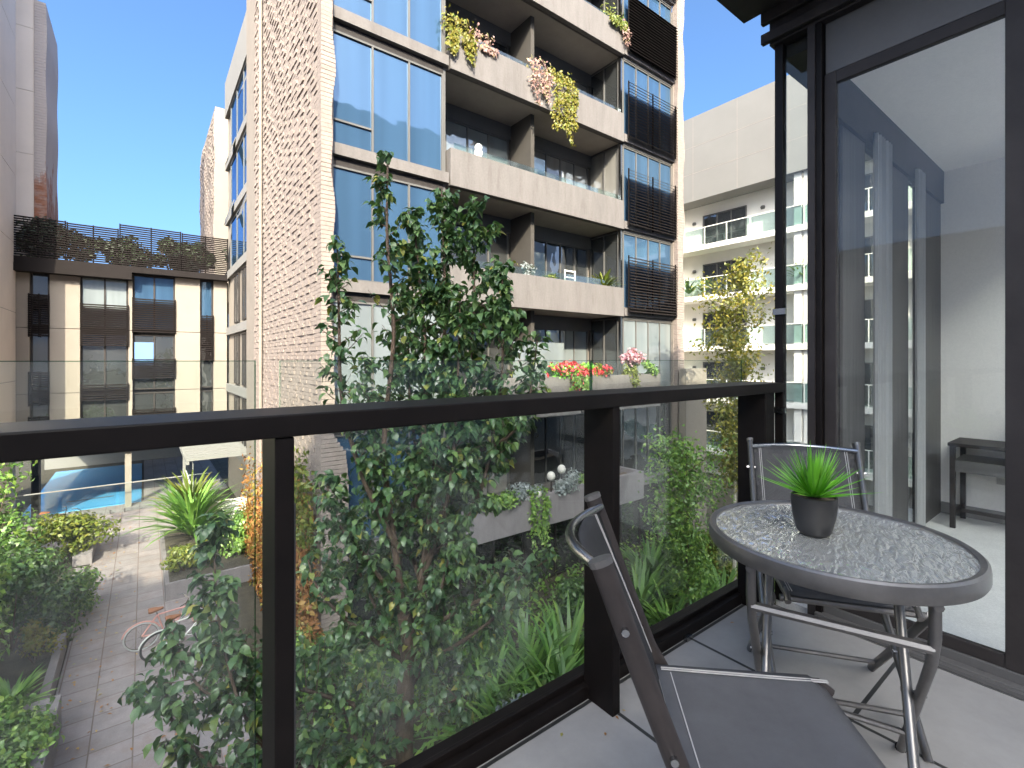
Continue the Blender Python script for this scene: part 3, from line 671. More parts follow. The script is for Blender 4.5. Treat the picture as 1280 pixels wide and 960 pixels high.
def louvres(a, b, z0, z1, y, k=None, label=None):
    m_ = MB(); k = k or int((z1-z0)/.10)
    for i in range(k): z = z0+(z1-z0)*i/k; m_.box(bx(a),bx(b),y-.03,y+.03,z,z+.06)
    for f in (0,.5,1): x = bx(a)+(bx(b)-bx(a)-.05)*f; m_.box(x,x+.05,y+.031,y+.07,z0-.05,z1)
    return m_.build('louvre_screen', 'louvre', B)
for (a, b, z0, z1) in ((35,62,2.3,4.2),(35,62,-.8,.7),(100,161,1.9,3.9),(100,161,-.7,.1),(165,219.5,2.6,4.3),(165,219.5,.3,1.3),(100,161,-2.9,-1.5),(165,219.5,-2.9,-1.2),(35,62,-2.9,-1.3),(250,267,1.2,3.6)):
    louvres(a, b, z0, z1, Yb-.06)
# blue blind in one window
MB().box(bx(168),bx(192),Yb+.13,Yb+.14,.95,2.1).build('blue_blind', 'blind_blue', B)
# terrace screen in three bays
for (a, b, z1) in ((12.5,84,7.55),(84.5,149,7.5),(149.5,226,7.75),(226.5,284,7.7)): louvres(a, b, 5.8, z1, Yb-.42)
# undercroft + pool
for x in (-3.7,bx(161),bx(49)): MB().box(x-.12,x+.12,28.9,29.2,GZ,-2.95).build('column', 'beige_panel' if x < 0 and x > -3.6 else 'frame_dark', B)
MB().box(xl-.3,3.66,28.6,42,-2.99,-2.80).build('floor_slab', 'concrete', B)
MB().box(xl-.3,3.66,41.8,42,GZ,-2.99).build('pool_hall_wall', 'white_render', B)
struct(MB().box(-4.3,-.1,29.6,40.5,GZ-.3,GZ+.03), 'pool_water', 'water')
struct(MB().box(.0,3.6,29.9,41.7,GZ-.3,GZ+.01), 'pool_hall_floor', 'paver')
fen = thing('pool_fence', 'glass pool fence with pale rails at the far end of the courtyard path', 'fence', (0,28.3,GZ))
for (a, b) in ((-4.3,-2.9),(-2.8,-1.0),(-.9,.8),(.9,2.6)):
    MB().box(a,b,28.0,28.012,GZ+.05,GZ+1.3).build('glass_panel', 'glass_clear', fen)
    for x in (a+.2,b-.2): MB().box(x-.03,x+.03,27.97,28.04,GZ,GZ+.18).build('spigot', 'steel', fen)
MB().tube([(-4.3,28.0,GZ+1.32),(2.7,28.0,GZ+1.32)], .03).build('handrail', 'white_render', fen)
# dark line markings on pool floor / lounge edge
MB().box(-3.0,-1.2,31.5,31.62,GZ+.034,GZ+.04).build('x', 'frame_dark').name = 'pool_edge_marker'
tag(bpy.data.objects['pool_edge_marker'], 'thin dark lane marker floating across the blue pool', 'lane marker')
# ------------------------------------------------------------------ left wall A and towers
A = thing('side_building', 'tall pale panelled building at the left edge', 'building', (-5,27,GZ))
XA = -4.47
for z in np.arange(GZ, 26, 3.0):
    MB().box(XA-4,XA,27.0,29.95,z+.012,z+2.988).build('wall_panel', 'pale_panel', A)
MB().box(XA-4,XA-.02,27.02,29.93,GZ,26).build('wall_core', 'frame_grey', A)
E = thing('stained_tower', 'pale tower with rust red stains rising behind the left end of the roof terrace', 'tower', (-5,33,5))
ye = 32.0
exa, exb, exc = [ye*ray(p)[0]/ray(p)[1] for p in (14,43,58)]
for i in range(5): MB().box(exa,exb-.02,ye,ye+1,5+3*i+.01,8+3*i-.01).build('wall_panel', 'pale_panel', E)
MB().box(exa,exc-.06,ye+.05,ye+3.8,5,18.4).build('wall', 'rust_brick', E)
mb = MB()
for r in range(int(13.4/.13)):
    z = 5+r*.13; e = .02*math.sin(z*1.6); mb.box(exb,exc+e,ye-.05+.015*math.sin(z*2.3),ye+3.85,z,z+.115)
mb.build('brick_skin', 'rust_brick', E)
D = thing('rear_tower', 'distant beige tower with rippled brick side rising behind the roof terrace', 'tower', (6,38,5))
MB().box(3.62,10,36,45.6,5,17.5).build('wall', 'beige_panel', D)
brick_face('brick_screen', (3.62,36.0,0), (0,1,0), (-1,0,0), 9.6, 5, 17.3, D, bw=.4, bh=.16, amp=.08)
# ------------------------------------------------------------------ right building F
Fb = thing('balcony_building', 'white apartment building at right with long glass fronted balconies', 'apartment building', (28,12,GZ))
XF = 26.3
MB().box(XF+1.15,XF+9,-2,24,GZ,10.75).build('wall', 'white_paint', Fb)
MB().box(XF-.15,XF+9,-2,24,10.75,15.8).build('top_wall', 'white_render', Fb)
jl = MB()
for z in (12.4,14.0): jl.box(XF-.156,XF-.151,-2,24,z,z+.014)
for y in np.arange(0,22,2.7): jl.box(XF-.156,XF-.151,y,y+.012,10.8,15.7)
jl.build('panel_joint', 'soffit', Fb)
MB().box(XF-.17,XF-.1,17.0,17.7,12.0,13.6).build('small_window', 'glass_blue', Fb)
for i, z in enumerate((7.75,4.75,1.75,-1.25,-4.25)):
    MB().box(XF-.1,XF+1.15,-2,18.2,z,z+.28).build('balcony_slab', 'white_paint', Fb)
    gp = MB(); fp = MB()
    for y in np.arange(-2,18,1.35):
        MB().box(XF,XF+.012,y+.03,y+1.32,z+.34,z+1.28).build('glass_panel', 'glass_balcony', Fb)
        fp.box(XF-.02,XF+.03,y-.02,y+.02,z+.28,z+1.31)
    fp.box(XF-.02,XF+.03,-2,18.2,z+1.31,z+1.35); fp.build('handrail', 'white_paint', Fb)
    for (a, b) in ((13.6,16.3),(7.6,9.4),(3.0,6.0)): winx(XF+1.13, a, b, z+.3, z+2.35, 3, 'glass_dark', 'frame_grey', Fb, .06, .12)
    for y in (16.9,12.7,7.0): MB().lathe([(.001,-.09),(.10,-.09),(.13,0),(.10,.09),(.001,.09)], (XF+1.12,y,z+2.0), 12).build('wall_light', 'frame_grey', Fb)
for y in (18.0,10.0,6.2): MB().box(XF+.1,XF+1.14,y,y+.22,GZ,10.75).build('partition', 'white_paint', Fb)
MB().box(XF+.05,XF+.4,10.3,10.65,GZ,10.75).build('column', 'white_paint', Fb)
# plants on its balcony
for i, (y, z) in enumerate(((16.9,5.03),(15.9,5.03),(10.5,5.03))):
    strappy('balcony_plant', ['leafy green pot plant at the left end of the white building middle balcony','second leafy pot plant on the white building middle balcony','small pot plant on the white building balcony behind the glass corner'][i], 'plant', (XF+.5,y,z+.3), 40, 1.0, .12, 'leaf_mid', 'pot plants on the white building balcony')

# ================================================================== VEGETATION
# --- pear tree in front of the balcony
def pear():
    t = thing('pear_tree', 'tall glossy leaved pear tree growing just beyond the glass balustrade', 'tree', (1.5,3.3,GZ))
    base = Vector((1.5,3.3,GZ))
    L = []   # (points [(px,py,d)], leaf radius m, density)
    trunk = [P(505,960,3.55), P(507,860,3.55), P(512,800,3.55)]
    tm = MB(); tm.tube([base, base+Vector((0,.02,1.8))] + trunk + [P(505,768,3.5)], [.085,.075,.066,.062,.058,.05], 12); 
    o = tm.build('trunk', 'bark', t, smooth=True)
    spec = [
     ([(505,768,3.5),(492,672,3.45),(480,560,3.4),(492,420,3.4),(484,300,3.4),(485,192,3.4)], .155, 135, .026),
     ([(500,690,3.45),(455,600,3.3),(428,500,3.25),(424,400,3.25),(422,308,3.25)], .14, 130, .02),
     ([(512,790,3.55),(530,700,3.6),(545,560,3.6),(556,400,3.6),(552,238,3.6)], .24, 330, .028),
     ([(530,700,3.6),(565,590,3.7),(590,430,3.7),(592,250,3.7)], .25, 330, .022),
     ([(530,700,3.6),(590,640,3.5),(625,500,3.5),(628,330,3.5)], .22, 300, .02),
     ([(560,560,3.6),(610,560,3.5),(655,520,3.5),(672,425,3.5)], .12, 110, .016),
     ([(520,640,3.6),(532,500,3.5),(528,380,3.5),(515,262,3.5)], .20, 260, .02),
     ([(512,790,3.55),(500,700,3.7),(520,600,3.8),(510,440,3.8),(525,290,3.8)], .20, 220, .02),
     ([(530,720,3.6),(560,620,3.4),(570,520,3.4),(575,380,3.4)], .24, 280, .02),
     ([(505,768,3.5),(460,700,3.4),(420,650,3.35),(408,600,3.3)], .17, 170, .016),
     ([(510,830,3.55),(440,780,3.4),(400,740,3.3),(385,700,3.3)], .22, 170, .016),
     ([(510,800,3.55),(580,760,3.5),(640,730,3.5),(690,695,3.5)], .20, 200, .018),
     ([(510,840,3.55),(580,800,3.4),(630,760,3.3),(650,720,3.3)], .26, 170, .016),
     ([(505,900,3.55),(440,880,3.3),(370,860,3.1),(300,850,3.0),(250,820,2.95)], .25, 200, .018),
     ([(505,950,3.55),(430,960,3.2),(350,950,2.9),(300,880,2.8),(272,760,2.75),(268,650,2.75)], .17, 190, .016),
     ([(350,955,2.9),(270,960,2.7),(215,900,2.65),(165,862,2.6)], .18, 170, .014),
     ([(300,880,2.8),(250,860,2.7),(215,790,2.7)], .16, 170, .01),
     ([(505,900,3.55),(560,880,3.5),(600,850,3.4)], .26, 110, .014),
     ([(512,830,3.55),(470,760,3.7),(440,690,3.7),(430,640,3.7)], .24, 230, .014),
     ([(512,860,3.55),(545,830,3.8),(590,900,3.8),(610,930,3.8)], .28, 200, .014),
     ([(507,900,3.55),(455,960,3.4),(420,1000,3.3),(385,930,3.2)], .26, 210, .014),
     ([(512,840,3.55),(540,780,3.5),(560,700,3.4),(575,650,3.4)], .24, 260, .016),
     ([(505,930,3.55),(450,930,3.6),(420,860,3.7),(400,820,3.7)], .30, 170, .014),
     ([(530,740,3.6),(500,650,3.9),(470,560,4.0),(455,450,4.0)], .22, 130, .018),
     ([(530,700,3.6),(600,600,3.9),(650,520,3.9),(665,480,3.9)], .24, 240, .016),
    ]
    pos = []; dr = []; nr = []; tw = MB(); lm = 0
    for (pts, rad, dens, br) in spec:
        q = [P(*p) for p in pts]
        # smooth polyline
        pl = []
        for i in range(len(q)-1):
            a, b = q[i], q[i+1]; pa = q[i-1] if i else a; pb = q[i+2] if i+2 < len(q) else b
            for k in range(6):
                u = k/6; pl.append(.5*((2*a)+(b-pa)*u+(2*pa-5*a+4*b-pb)*u*u+(3*a-pa-3*b+pb)*u**3))
        pl.append(q[-1]); n = len(pl)
        MBb = MB().tube(pl, [br*(1-.85*i/(n-1))+.002 for i in range(n)], 7); MBb.build('branch', 'bark', o, smooth=True).location = (0,0,0)
        seg = [(pl[i+1]-pl[i]).length for i in range(n-1)]; tot = sum(seg)
        cnt = int(dens*(1.85 if q[-1].z > 1.3 else 2.7)*tot); start = .12 if len(pts) > 3 else .05
        kk = max(6, int(tot*22))
        for s in range(kk):
            u = start+(1-start)*(s+random.random())/kk; x = u*tot; i = 0
            while i < n-2 and x > seg[i]: x -= seg[i]; i += 1
            p = pl[i].lerp(pl[i+1], min(1, x/seg[i])); ax = (pl[i+1]-pl[i]).normalized()
            rr = rad*1.0*(.35+.75*min(1, (1-u)*3.0))*random.uniform(.45,1.15)
            a = random.uniform(0, 6.283); side = Vector((math.cos(a), math.sin(a), 0)); side = (side-ax*side.dot(ax)).normalized()
            e = p+side*rr+Vector((0,0,rr*random.uniform(.3,1.1))); mid = p.lerp(e,.5)+Vector((0,0,-.01))
            tw.tube([p, mid, e], [.004,.003,.0015], 4, cap=False)
            m = max(2, int(cnt/kk*random.uniform(.6,1.4)))
            for j in range(m):
                w = random.uniform(.15,1.05); c = p.lerp(e, w)+Vector((random.gauss(0,.018),random.gauss(0,.018),random.gauss(0,.02)))
                b = random.uniform(0, 6.283); d = Vector((math.cos(b)*.8, math.sin(b)*.8, random.uniform(-1.1,.15))) + side*.35
                pos.append(c); dr.append(d); nr.append((math.cos(b)*.6+random.gauss(0,.4), math.sin(b)*.6+random.gauss(0,.4), .8))
    tw.build('twigs', 'bark', o).location = (0,0,0)
    nn = len(pos); s = rng.uniform(.045,.084,nn)
    inst(LEAF[0], LEAF[1], pos, dr, nr, np.stack([s*1.05, s, s*rng.uniform(.6,2.0,nn)],1), 'foliage', 'leaf_pear', t)
    print('pear leaves', nn)
pear()
# --- birch right
def leafy_tree(name, label, base, h, rad, n, size, mt, bark, lumps=26, z0=.35, group=None, lean=0):
    t = thing(name, label, 'tree', base, group=group); b = Vector(base)
    tp = b+Vector((lean,0,h)); mb = MB(); mb.tube([b, b.lerp(tp,.5)+Vector((.05,0,0)), tp], [.06,.04,.008], 7)
    tr = mb.build('trunk', bark, t, smooth=True); bm_ = MB()
    pos = []
    for i in range(lumps):
        u = z0+(1-z0)*(i+.5)/lumps; p = b.lerp(tp, u); a = random.uniform(0,6.28); r_ = rad*math.sin(math.pi*min(1,.18+.82*(1-(u-z0)/(1-z0))**.8))*random.uniform(.5,1)
        e = p+Vector((math.cos(a)*r_, math.sin(a)*r_, r_*.5)); bm_.tube([p, p.lerp(e,.5), e], [.018,.012,.004], 5)
        m = n//lumps; c = rng.normal(size=(m,3))*np.array([.24,.24,.2])*rad*.9; w = rng.random((m,1))
        pos.append(np.array(p)[None]*(1-w)+np.array(e)[None]*w+c*.8)
    bm_.build('branch', bark, tr).location = (0,0,0)
    pos = np.concatenate(pos); nr = rng.normal(size=pos.shape)+np.array([0,0,.6])
    leaves('foliage', pos, nr, size, mt, t, LEAF_S, .5)
    return t
leafy_tree('birch_tree', 'slender yellow green birch with pale trunk in front of the white building', tuple(PZ(918,742,GZ).xy)+(GZ,), 9.6, 1.2, 6500, .13, 'leaf_birch', 'bark_pale', 34, .35)
leafy_tree('young_tree', 'airy light green young tree seen through the right glass panel', tuple(PZ(858,790,GZ).xy)+(GZ,), 4.6, 1.3, 6000, .12, 'leaf_mid', 'bark', 22, .25)
# --- roof terrace trees
for i, (px, w) in enumerate(((75,1.9),(158,1.7),(215,1.0),(248,1.1),(300,.9))):
    p = PY(px, 335, Yb+1.6)
    shrub('terrace_tree', ['broad dark tree behind the left roof terrace louvres','rounded dark tree in the middle of the roof terrace','dark leafy tree right of the rounded terrace tree','grey green tree near the right end of the roof terrace','dark shrub on the terrace corner by the brick tower'][i], 'tree', (p.x,p.y,5.5), (w,1.0,1.25), 2600, .26, 'leaf_deep', 'trees on the roof terrace', hz=1.5)
# --- left garden
def g(px, py): v = PZ(px, py, GZ); return (v.x, v.y, GZ)
shrub('garden_shrub', 'large dense green shrub filling the left side of the garden', 'shrub', (-3.2,13.6,GZ), (1.9,2.3,2.3), 8000, .16, 'leaf_mid', 'shrubs beside the path', 8, 22)
shrub('garden_shrub', 'tall shrub with yellowing leaves at the far left of the garden', 'shrub', (-4.4,18.5,GZ), (1.6,2.0,2.4), 4500, .17, 'leaf_lime', 'shrubs beside the path', 6, 16)
shrub('garden_shrub', 'dark green shrub low behind the stone block beside the path', 'shrub', (-2.5,16.3,GZ), (1.4,1.4,1.4), 4200, .14, 'leaf_dark', 'shrubs beside the path', 6, 14)
shrub('garden_shrub', 'rounded green bush leaning over the left edge of the path', 'shrub', (-1.75,17.3,GZ), (1.0,.95,.85), 3200, .12, 'leaf_mid', 'shrubs beside the path', 6, 12)
shrub('garden_shrub', 'olive yellow bush in the planter just before the pool', 'shrub', (-1.95,22.5,GZ+.2), (1.5,1.1,1.0), 3200, .16, 'leaf_lime', 'shrubs beside the path', 6, 12)
shrub('garden_shrub', 'green bush at the left edge in front of the pale wall', 'shrub', (-4.1,22.0,GZ), (1.5,1.3,2.5), 4200, .18, 'leaf_mid', 'shrubs beside the path', 6, 12)
shrub('garden_shrub', 'small orange brown shrub near the planter corner by the path', 'shrub', (-1.9,14.6,GZ+.3), (.5,.6,.5), 800, .08, 'leaf_gold', 'shrubs beside the path', 6, 10)
strappy('yucca_plant', 'spiky green yucca between the hedge planter and the path', 'plant', (-1.95,12.6,GZ+.4), 110, .75, .07, 'leaf_blade')
pl = thing('garden_planter', 'pale low planter filled with ivy at the bottom left', 'planter', (-2.3,10.8,GZ))
MB().box(-3.3,-1.22,9.2,12.2,GZ,GZ+.70).build('planter_wall', 'planter', pl, bevel=.01)
p, nr = cloud((-2.15,10.9,GZ+.85), (1.15,1.6,.42), 5200, 40); leaves('foliage', p, nr, .12, 'leaf_mid', pl, LEAF, .4)
pl = thing('garden_planter', 'long low concrete edging wall on the left side of the path', 'planter', (-1.55,13,GZ))
MB().box(-1.62,-1.47,11.75,15.6,GZ,GZ+.40).box(-1.75,-1.46,19.4,20.4,GZ,GZ+.35).box(-1.9,-1.40,21.6,24.0,GZ,GZ+.35).build('planter_wall', 'planter', pl, bevel=.01)
# --- right planter with strappy plants
pl = thing('garden_planter', 'raised concrete planter on the right of the path by the ramp', 'planter', (1.7,18.5,GZ))
MB().box(.48,2.95,16.9,22.3,GZ,GZ+.50).build('planter_wall', 'planter', pl, bevel=.01)
MB().box(.58,2.85,17.0,22.2,GZ+.501,GZ+.52).build('soil', 'ground_soil', pl)
strappy('dracaena_plant', 'tall arching strap leaved plant in the raised planter', 'plant', (1.35,20.2,GZ+.8), 190, 1.9, .11, 'leaf_blade', 'strappy plants in the raised planter')
strappy('dracaena_plant', 'lighter green strap leaved plant behind the tall arching one', 'plant', (1.4,21.8,GZ+1.1), 130, 1.6, .11, 'leaf_lime', 'strappy plants in the raised planter')
shrub('garden_shrub', 'yellow green bush at the front corner of the raised planter', 'shrub', (.95,17.6,GZ+.5), (.8,.7,.5), 1800, .13, 'leaf_lime', 'shrubs beside the path', 5, 12)
shrub('garden_shrub', 'green ferny bush at the right end of the raised planter', 'shrub', (2.3,18.3,GZ+.5), (.8,1.5,.8), 2600, .14, 'leaf_mid', 'shrubs beside the path', 5, 12)
# ramp walls + pergola
rp = thing('ramp_wall', 'white stepped wall and glass screen beside the raised planter', 'wall', (2.3,23,GZ))
MB().box(1.5,1.62,22.6,27.5,GZ,GZ+1.7).box(1.62,3.6,22.6,22.75,GZ,GZ+1.2).build('wall', 'white_paint', rp)
MB().box(1.54,1.56,22.6,27.5,GZ+1.71,GZ+2.8).build('glass_screen', 'glass_balcony', rp)
pg = thing('slatted_pergola', 'pale slatted canopy above the ramp beside the brick wall', 'canopy', (2.6,24,GZ+3))
mb = MB()
for y in np.arange(22.6,28.2,.5): mb.box(1.3,3.6,y,y+.10,GZ+2.95,GZ+3.07)
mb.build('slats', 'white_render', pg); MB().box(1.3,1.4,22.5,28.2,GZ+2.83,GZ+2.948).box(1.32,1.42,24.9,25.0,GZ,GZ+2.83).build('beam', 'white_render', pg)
# ivy on brick
def ivy(name, label, x, y0, y1, z0, z1, n, mt, nrm=(-1,0,0)):
    u = rng.random(n); v = rng.random(n)**1.2
    top = z0+(z1-z0)*(.55+.45*np.sin(u*9)**2*rng.uniform(.7,1,n))
    pos = np.stack([x-rng.random(n)*.28, y0+(y1-y0)*u, z0+(top-z0)*v],1)
    nr = np.array(nrm)[None]+rng.normal(size=(n,3))*.5
    t = thing(name, label, 'climber', (x,(y0+y1)/2,z0)); leaves('foliage', pos, nr, .15, mt, t, LEAF_S, .8)
ivy('climbing_ivy', 'orange autumn ivy covering the lower brick wall', 2.92, 10.3, 15.5, GZ, -.9, 8500, 'leaf_orange')
ivy('climbing_ivy', 'yellow green ivy fringe above the orange ivy on the brick wall', 2.80, 10.3, 13.5, -2.6, -.5, 1600, 'leaf_lime')
ivy('climbing_ivy', 'browning ivy on the brick wall further along the path', 2.9, 15.5, 18.6, GZ, -1.6, 2200, 'leaf_orange')
# --- courtyard garden under the balconies
p = rng.random((15000,2)); pos = np.stack([1.7+p[:,0]*17, 2.6+p[:,1]*8.6, GZ+rng.random(15000)**1.5*.55],1); nr = rng.normal(size=(15000,3))*.5+np.array([0,0,1])
gc = leaves('ground_cover', pos, nr, .16, 'leaf_mid', None, LEAF_S, .3, kind='stuff'); gc['label'] = 'low green ground cover between the garden plants'; gc['category'] = 'ground cover'
LILY = [(672,880,1.6),(700,840,1.7),(640,905,1.5),(715,900,1.5),(690,940,1.4),(655,820,1.6),(712,790,1.7),(610,860,1.5)]
ln = ['front of the clump below the pear tree','above the middle of the lily clump','left side of the lily clump','right of the clump against the glass post','bottom of the lily clump','upper left of the lily clump, under the concrete planter','top right of the lily clump below the planter','half hidden behind the pear tree foliage']
for i, (px, py, h) in enumerate(LILY):
    v = PZ(px, py+55, GZ); strappy('strap_lily', 'arching strap leaved lily, '+ln[i], 'plant', (v.x,v.y,GZ), 75, h, .10, 'leaf_blade' if i % 3 else 'leaf_mid', 'strap leaved lilies in the courtyard garden', .7)
CY = [(800,745,1.7),(838,770,1.3),(872,748,1.2),(905,730,1.3),(812,705,1.5),(785,800,1.1),(880,790,1.2)]
cn = ['broad fan at left of the right glass panel','in the middle of the right glass panel','right of the middle of the right glass panel','beside the end post of the balustrade','highest of the clump, under the opposite windows','lowest, near the middle post','low right, just above the bottom rail']
for i, (px, py, h) in enumerate(CY):
    v = PZ(px, py+35, GZ); strappy('fan_palm', 'spreading palm like plant, '+cn[i], 'plant', (v.x,v.y,GZ+.1), 90, h, .07 if i % 2 else .10, 'leaf_mid' if i in (0,3) else 'leaf_blade', 'palm like plants in the courtyard garden', 1.0)
for i, (px, py, r_, mt, lb) in enumerate(((865,725,1.0,'leaf_mid','fluffy green bush beneath the young tree'),(900,705,1.1,'leaf_lime','pale green bush at the foot of the birch'),(730,760,1.0,'leaf_dark','dark bush behind the middle balustrade post'),(560,850,1.3,'leaf_mid','bush behind the pear tree trunk'),(460,880,1.3,'leaf_mid','bush below the pear tree at its left'),(845,700,.9,'leaf_dark','dark bush against the opposite ground floor'),(850,810,.7,'leaf_mid','low bush near the right bottom rail'),(380,850,1.0,'leaf_mid','bush at the foot of the orange ivy'),(660,985,1.1,'leaf_silver','pale variegated bush low against the middle glass panel'))):
    v = PZ(px, py+20, GZ); shrub('courtyard_bush', lb, 'bush', (v.x,v.y,GZ), (r_,r_*.9,r_*.85), 3000, .14, mt, 'bushes in the courtyard garden', 5, 14)
# ------------------------------------------------------------------ plants on the balconies opposite
def trail(name, label, x, y, z, w, drop, n, mt, up=.3, group=None, strands=7, size=.11):
    t = thing(name, label, 'plant', (x,y,z), group=group)
    ps = []
    for s in range(strands):
        cx = x+w*(random.random()-.5); L_ = drop*random.uniform(.35,1)
        m = int(n*.7/strands); u = rng.random(m); ps.append(np.stack([cx+rng.normal(size=m)*.05+.04*np.sin(u*7), y-.06-rng.random(m)*.09, z-u*L_],1))
    m = int(n*.3); ps.append(np.stack([x+w*(rng.random(m)-.5)*1.1, y+.12+rng.normal(size=m)*.10, z+rng.random(m)*up],1))
    pos = np.concatenate(ps); nr = np.array([0,-1,.5])[None]+rng.normal(size=pos.shape)*.5
    leaves('foliage', pos, nr, size, mt, t, LEAF_S, .9)
    return t
trail('trailing_plant', 'long gold and green creeper trailing over the upper concrete balcony', 10.15,10.70,9.70,.95,1.95,1500,'leaf_gold')
trail('trailing_plant', 'pinkish succulent trailing over the upper balcony beside the gold creeper', 9.35,10.70,9.70,.8,1.0,700,'leaf_pinkish', .45)
trail('trailing_plant', 'green and gold plant spilling over the left corner of the upper balcony', 6.5,10.70,9.70,.9,.75,900,'leaf_gold', .5)
trail('trailing_plant', 'pink tipped plant standing on the upper balcony parapet', 7.3,10.78,9.70,.7,.15,500,'leaf_pinkish', .5)
trail('trailing_plant', 'green plant hanging at the topmost balcony corner', 12.6,10.70,12.72,1.0,.35,500,'leaf_lime', .4)
trail('trailing_plant', 'orange flowering plant on the topmost balcony end', 13.05,10.70,12.6,.3,.7,250,'leaf_pinkish', .3)
Z1 = 2.75+.94
shrub('balcony_plant', 'yellow low flowers on the balcony with the white chair', 'plant', (7.9,10.95,Z1-.1), (.6,.12,.22), 350, .08, 'leaf_gold', 'plants on the balcony with the white chair', 2, 6)
shrub('balcony_plant', 'grey green grass tuft on the balcony with the white chair', 'plant', (9.0,10.98,Z1-.2), (.45,.15,.45), 500, .09, 'leaf_silver', 'plants on the balcony with the white chair', 2, 6)
shrub('balcony_plant', 'low green and yellow plant right of the grey green tuft', 'plant', (9.9,10.95,Z1-.15), (.6,.12,.22), 380, .08, 'leaf_lime', 'plants on the balcony with the white chair', 2, 6)
strappy('balcony_plant', 'pale aloe at the right end of the balcony with the white chair', 'plant', (12.4,11.05,Z1-.15), 60, .75, .09, 'leaf_lime', 'plants on the balcony with the white chair', .6)
ch = thing('white_chair', 'small white chair on the planted balcony opposite', 'chair', (10.9,11.2,Z1-.5))
MB().box(10.6,10.63,11.05,11.08,3.1,4.1).box(11.05,11.08,11.05,11.08,3.1,4.1).box(10.63,11.05,11.05,11.08,4.05,4.09).box(10.63,11.05,11.05,11.08,3.85,3.88).build('backrest', 'white_paint', ch)
MB().box(10.6,11.08,11.05,11.5,3.45,3.49).build('seat', 'white_paint', ch)
for (x, y) in ((10.6,11.47),(11.05,11.47)): MB().box(x,x+.03,y,y+.03,2.99,3.45).build('leg', 'white_paint', ch)
pb = thing('stone_ornament', 'small white ornament on the second balcony parapet', 'ornament', (7.15,10.8,6.69)); 
MB().lathe([(.001,0),(.09,0),(.12,.12),(.09,.2),(.11,.27),(.06,.34),(.001,.35)], (7.15,10.8,6.69), 12).build('body', 'white_paint', pb, smooth=True)
# level 0 planters
Z0 = .72
t = shrub('geranium', 'red geraniums in the left concrete planter at eye level', 'flowers', (9.8,9.98,Z0), (1.45,.35,.32), 1500, .10, 'leaf_bright', None, 3, 16, hz=.15)
p, nr = cloud((9.8,9.9,Z0+.28), (1.4,.35,.26), 420, 18); leaves('blossom', p, nr, .13, 'petal_red', t)
t = trail('geranium', 'trailing pink and red geranium hanging over the left planter end', 10.0,9.88,Z0+.05,.7,.8,500,'leaf_mid',.2); p = np.stack([10.0+(rng.random(60)-.5)*.7, 9.75+rng.random(60)*.06, Z0-rng.random(60)*.8],1); leaves('blossom', p, np.array([[0,-1,.3]])+rng.normal(size=(60,3))*.3, .1, 'petal_red', t)
t = shrub('hydrangea', 'ball of pink blossom above a lime bush in the right planter', 'flowers', (12.5,9.98,Z0-.35), (.52,.4,.62), 1300, .10, 'leaf_lime', None, 3, 14, hz=.35)
p, nr = cloud((12.45,9.9,Z0+.62), (.58,.4,.36), 650, 16); leaves('blossom', p, nr, .12, 'petal_pink', t)
t = shrub('geranium', 'small pink and red flowers between the two eye level planters', 'flowers', (11.1,9.98,Z0), (.5,.3,.3), 500, .1, 'leaf_lime', None, 3, 10, hz=.15)
p, nr = cloud((11.1,9.88,Z0+.2), (.5,.3,.22), 120, 10); leaves('blossom', p, nr, .12, 'petal_red', t)
shrub('planter_plant', 'leafy green plant at the right end of the eye level planters', 'plant', (13.5,10.0,Z0), (.4,.3,.3), 400, .12, 'leaf_mid', None, 3, 8)
sc = thing('privacy_panel', 'frosted glass panel standing on the terrace behind the geraniums', 'screen', (9.6,10.9,.0)); MB().box(8.4,10.4,10.88,10.9,-.1,1.75).build('panel', 'glass_pale', sc)
# level -1 planter
Zm = -3.25+.75
for (x, w, mt, lb, sz) in ((7.1,.9,'leaf_mid','green plant at the left end of the lower concrete planter',.10),(8.2,.6,'leaf_silver','silver foliage left of the lanterns in the lower planter',.08),(9.75,.65,'leaf_silver','silver bush spilling beside the lanterns in the lower planter',.08),(10.75,.6,'leaf_mid','bright green leafy plant in the lower planter near the post',.13)):
    shrub('planter_plant', lb, 'plant', (x,10.02,Zm-.05), (w,.38,.5), 2600, sz*1.1, mt, 'plants in the lower concrete planter', 3, 12, hz=.12)
trail('trailing_plant', 'green ivy hanging down the front of the lower concrete planter', 8.5,9.88,Zm+.05,.55,1.5,700,'leaf_mid',.2)
for i, (x, z, lb) in enumerate(((8.5,Zm-.12,'round cream lantern on the lower planter, leftmost'),(9.0,Zm+.28,'white globe ornament above the silver bush'),(9.4,Zm+.42,'white domed lantern near the bright green plant'))):
    q = thing('garden_lantern', lb, 'lantern', (x,9.93,z), group='lanterns on the lower planter')
    MB().ball((x,9.93,z+.2), .12, 14, 10, 1.1).build('globe', 'blind', q, smooth=True); MB().tube([(x,9.93,z-.55),(x,9.93,z+.06)], .02).build('stake', 'frame_dark', q)
n = 420; q = rng.random((n,2)); pos = np.stack([-1.4+2.9*(.5+.5*np.sign(q[:,0]-.5)*np.abs(2*q[:,0]-1)**.45), 9+19*q[:,1], np.full(n,GZ+.02)],1)
lt = leaves('leaf_litter', pos, rng.normal(size=(n,3))*.12+np.array([0,0,1]), .09, 'leaf_orange', None, LEAF_S, .0, kind='stuff'); lt['label'] = 'fallen leaves scattered along the edges of the path'; lt['category'] = 'leaf litter'
n = 14; pos = np.stack([.4+2.0*rng.random(n), 1.02+.12*rng.random(n), np.full(n,.006)],1)
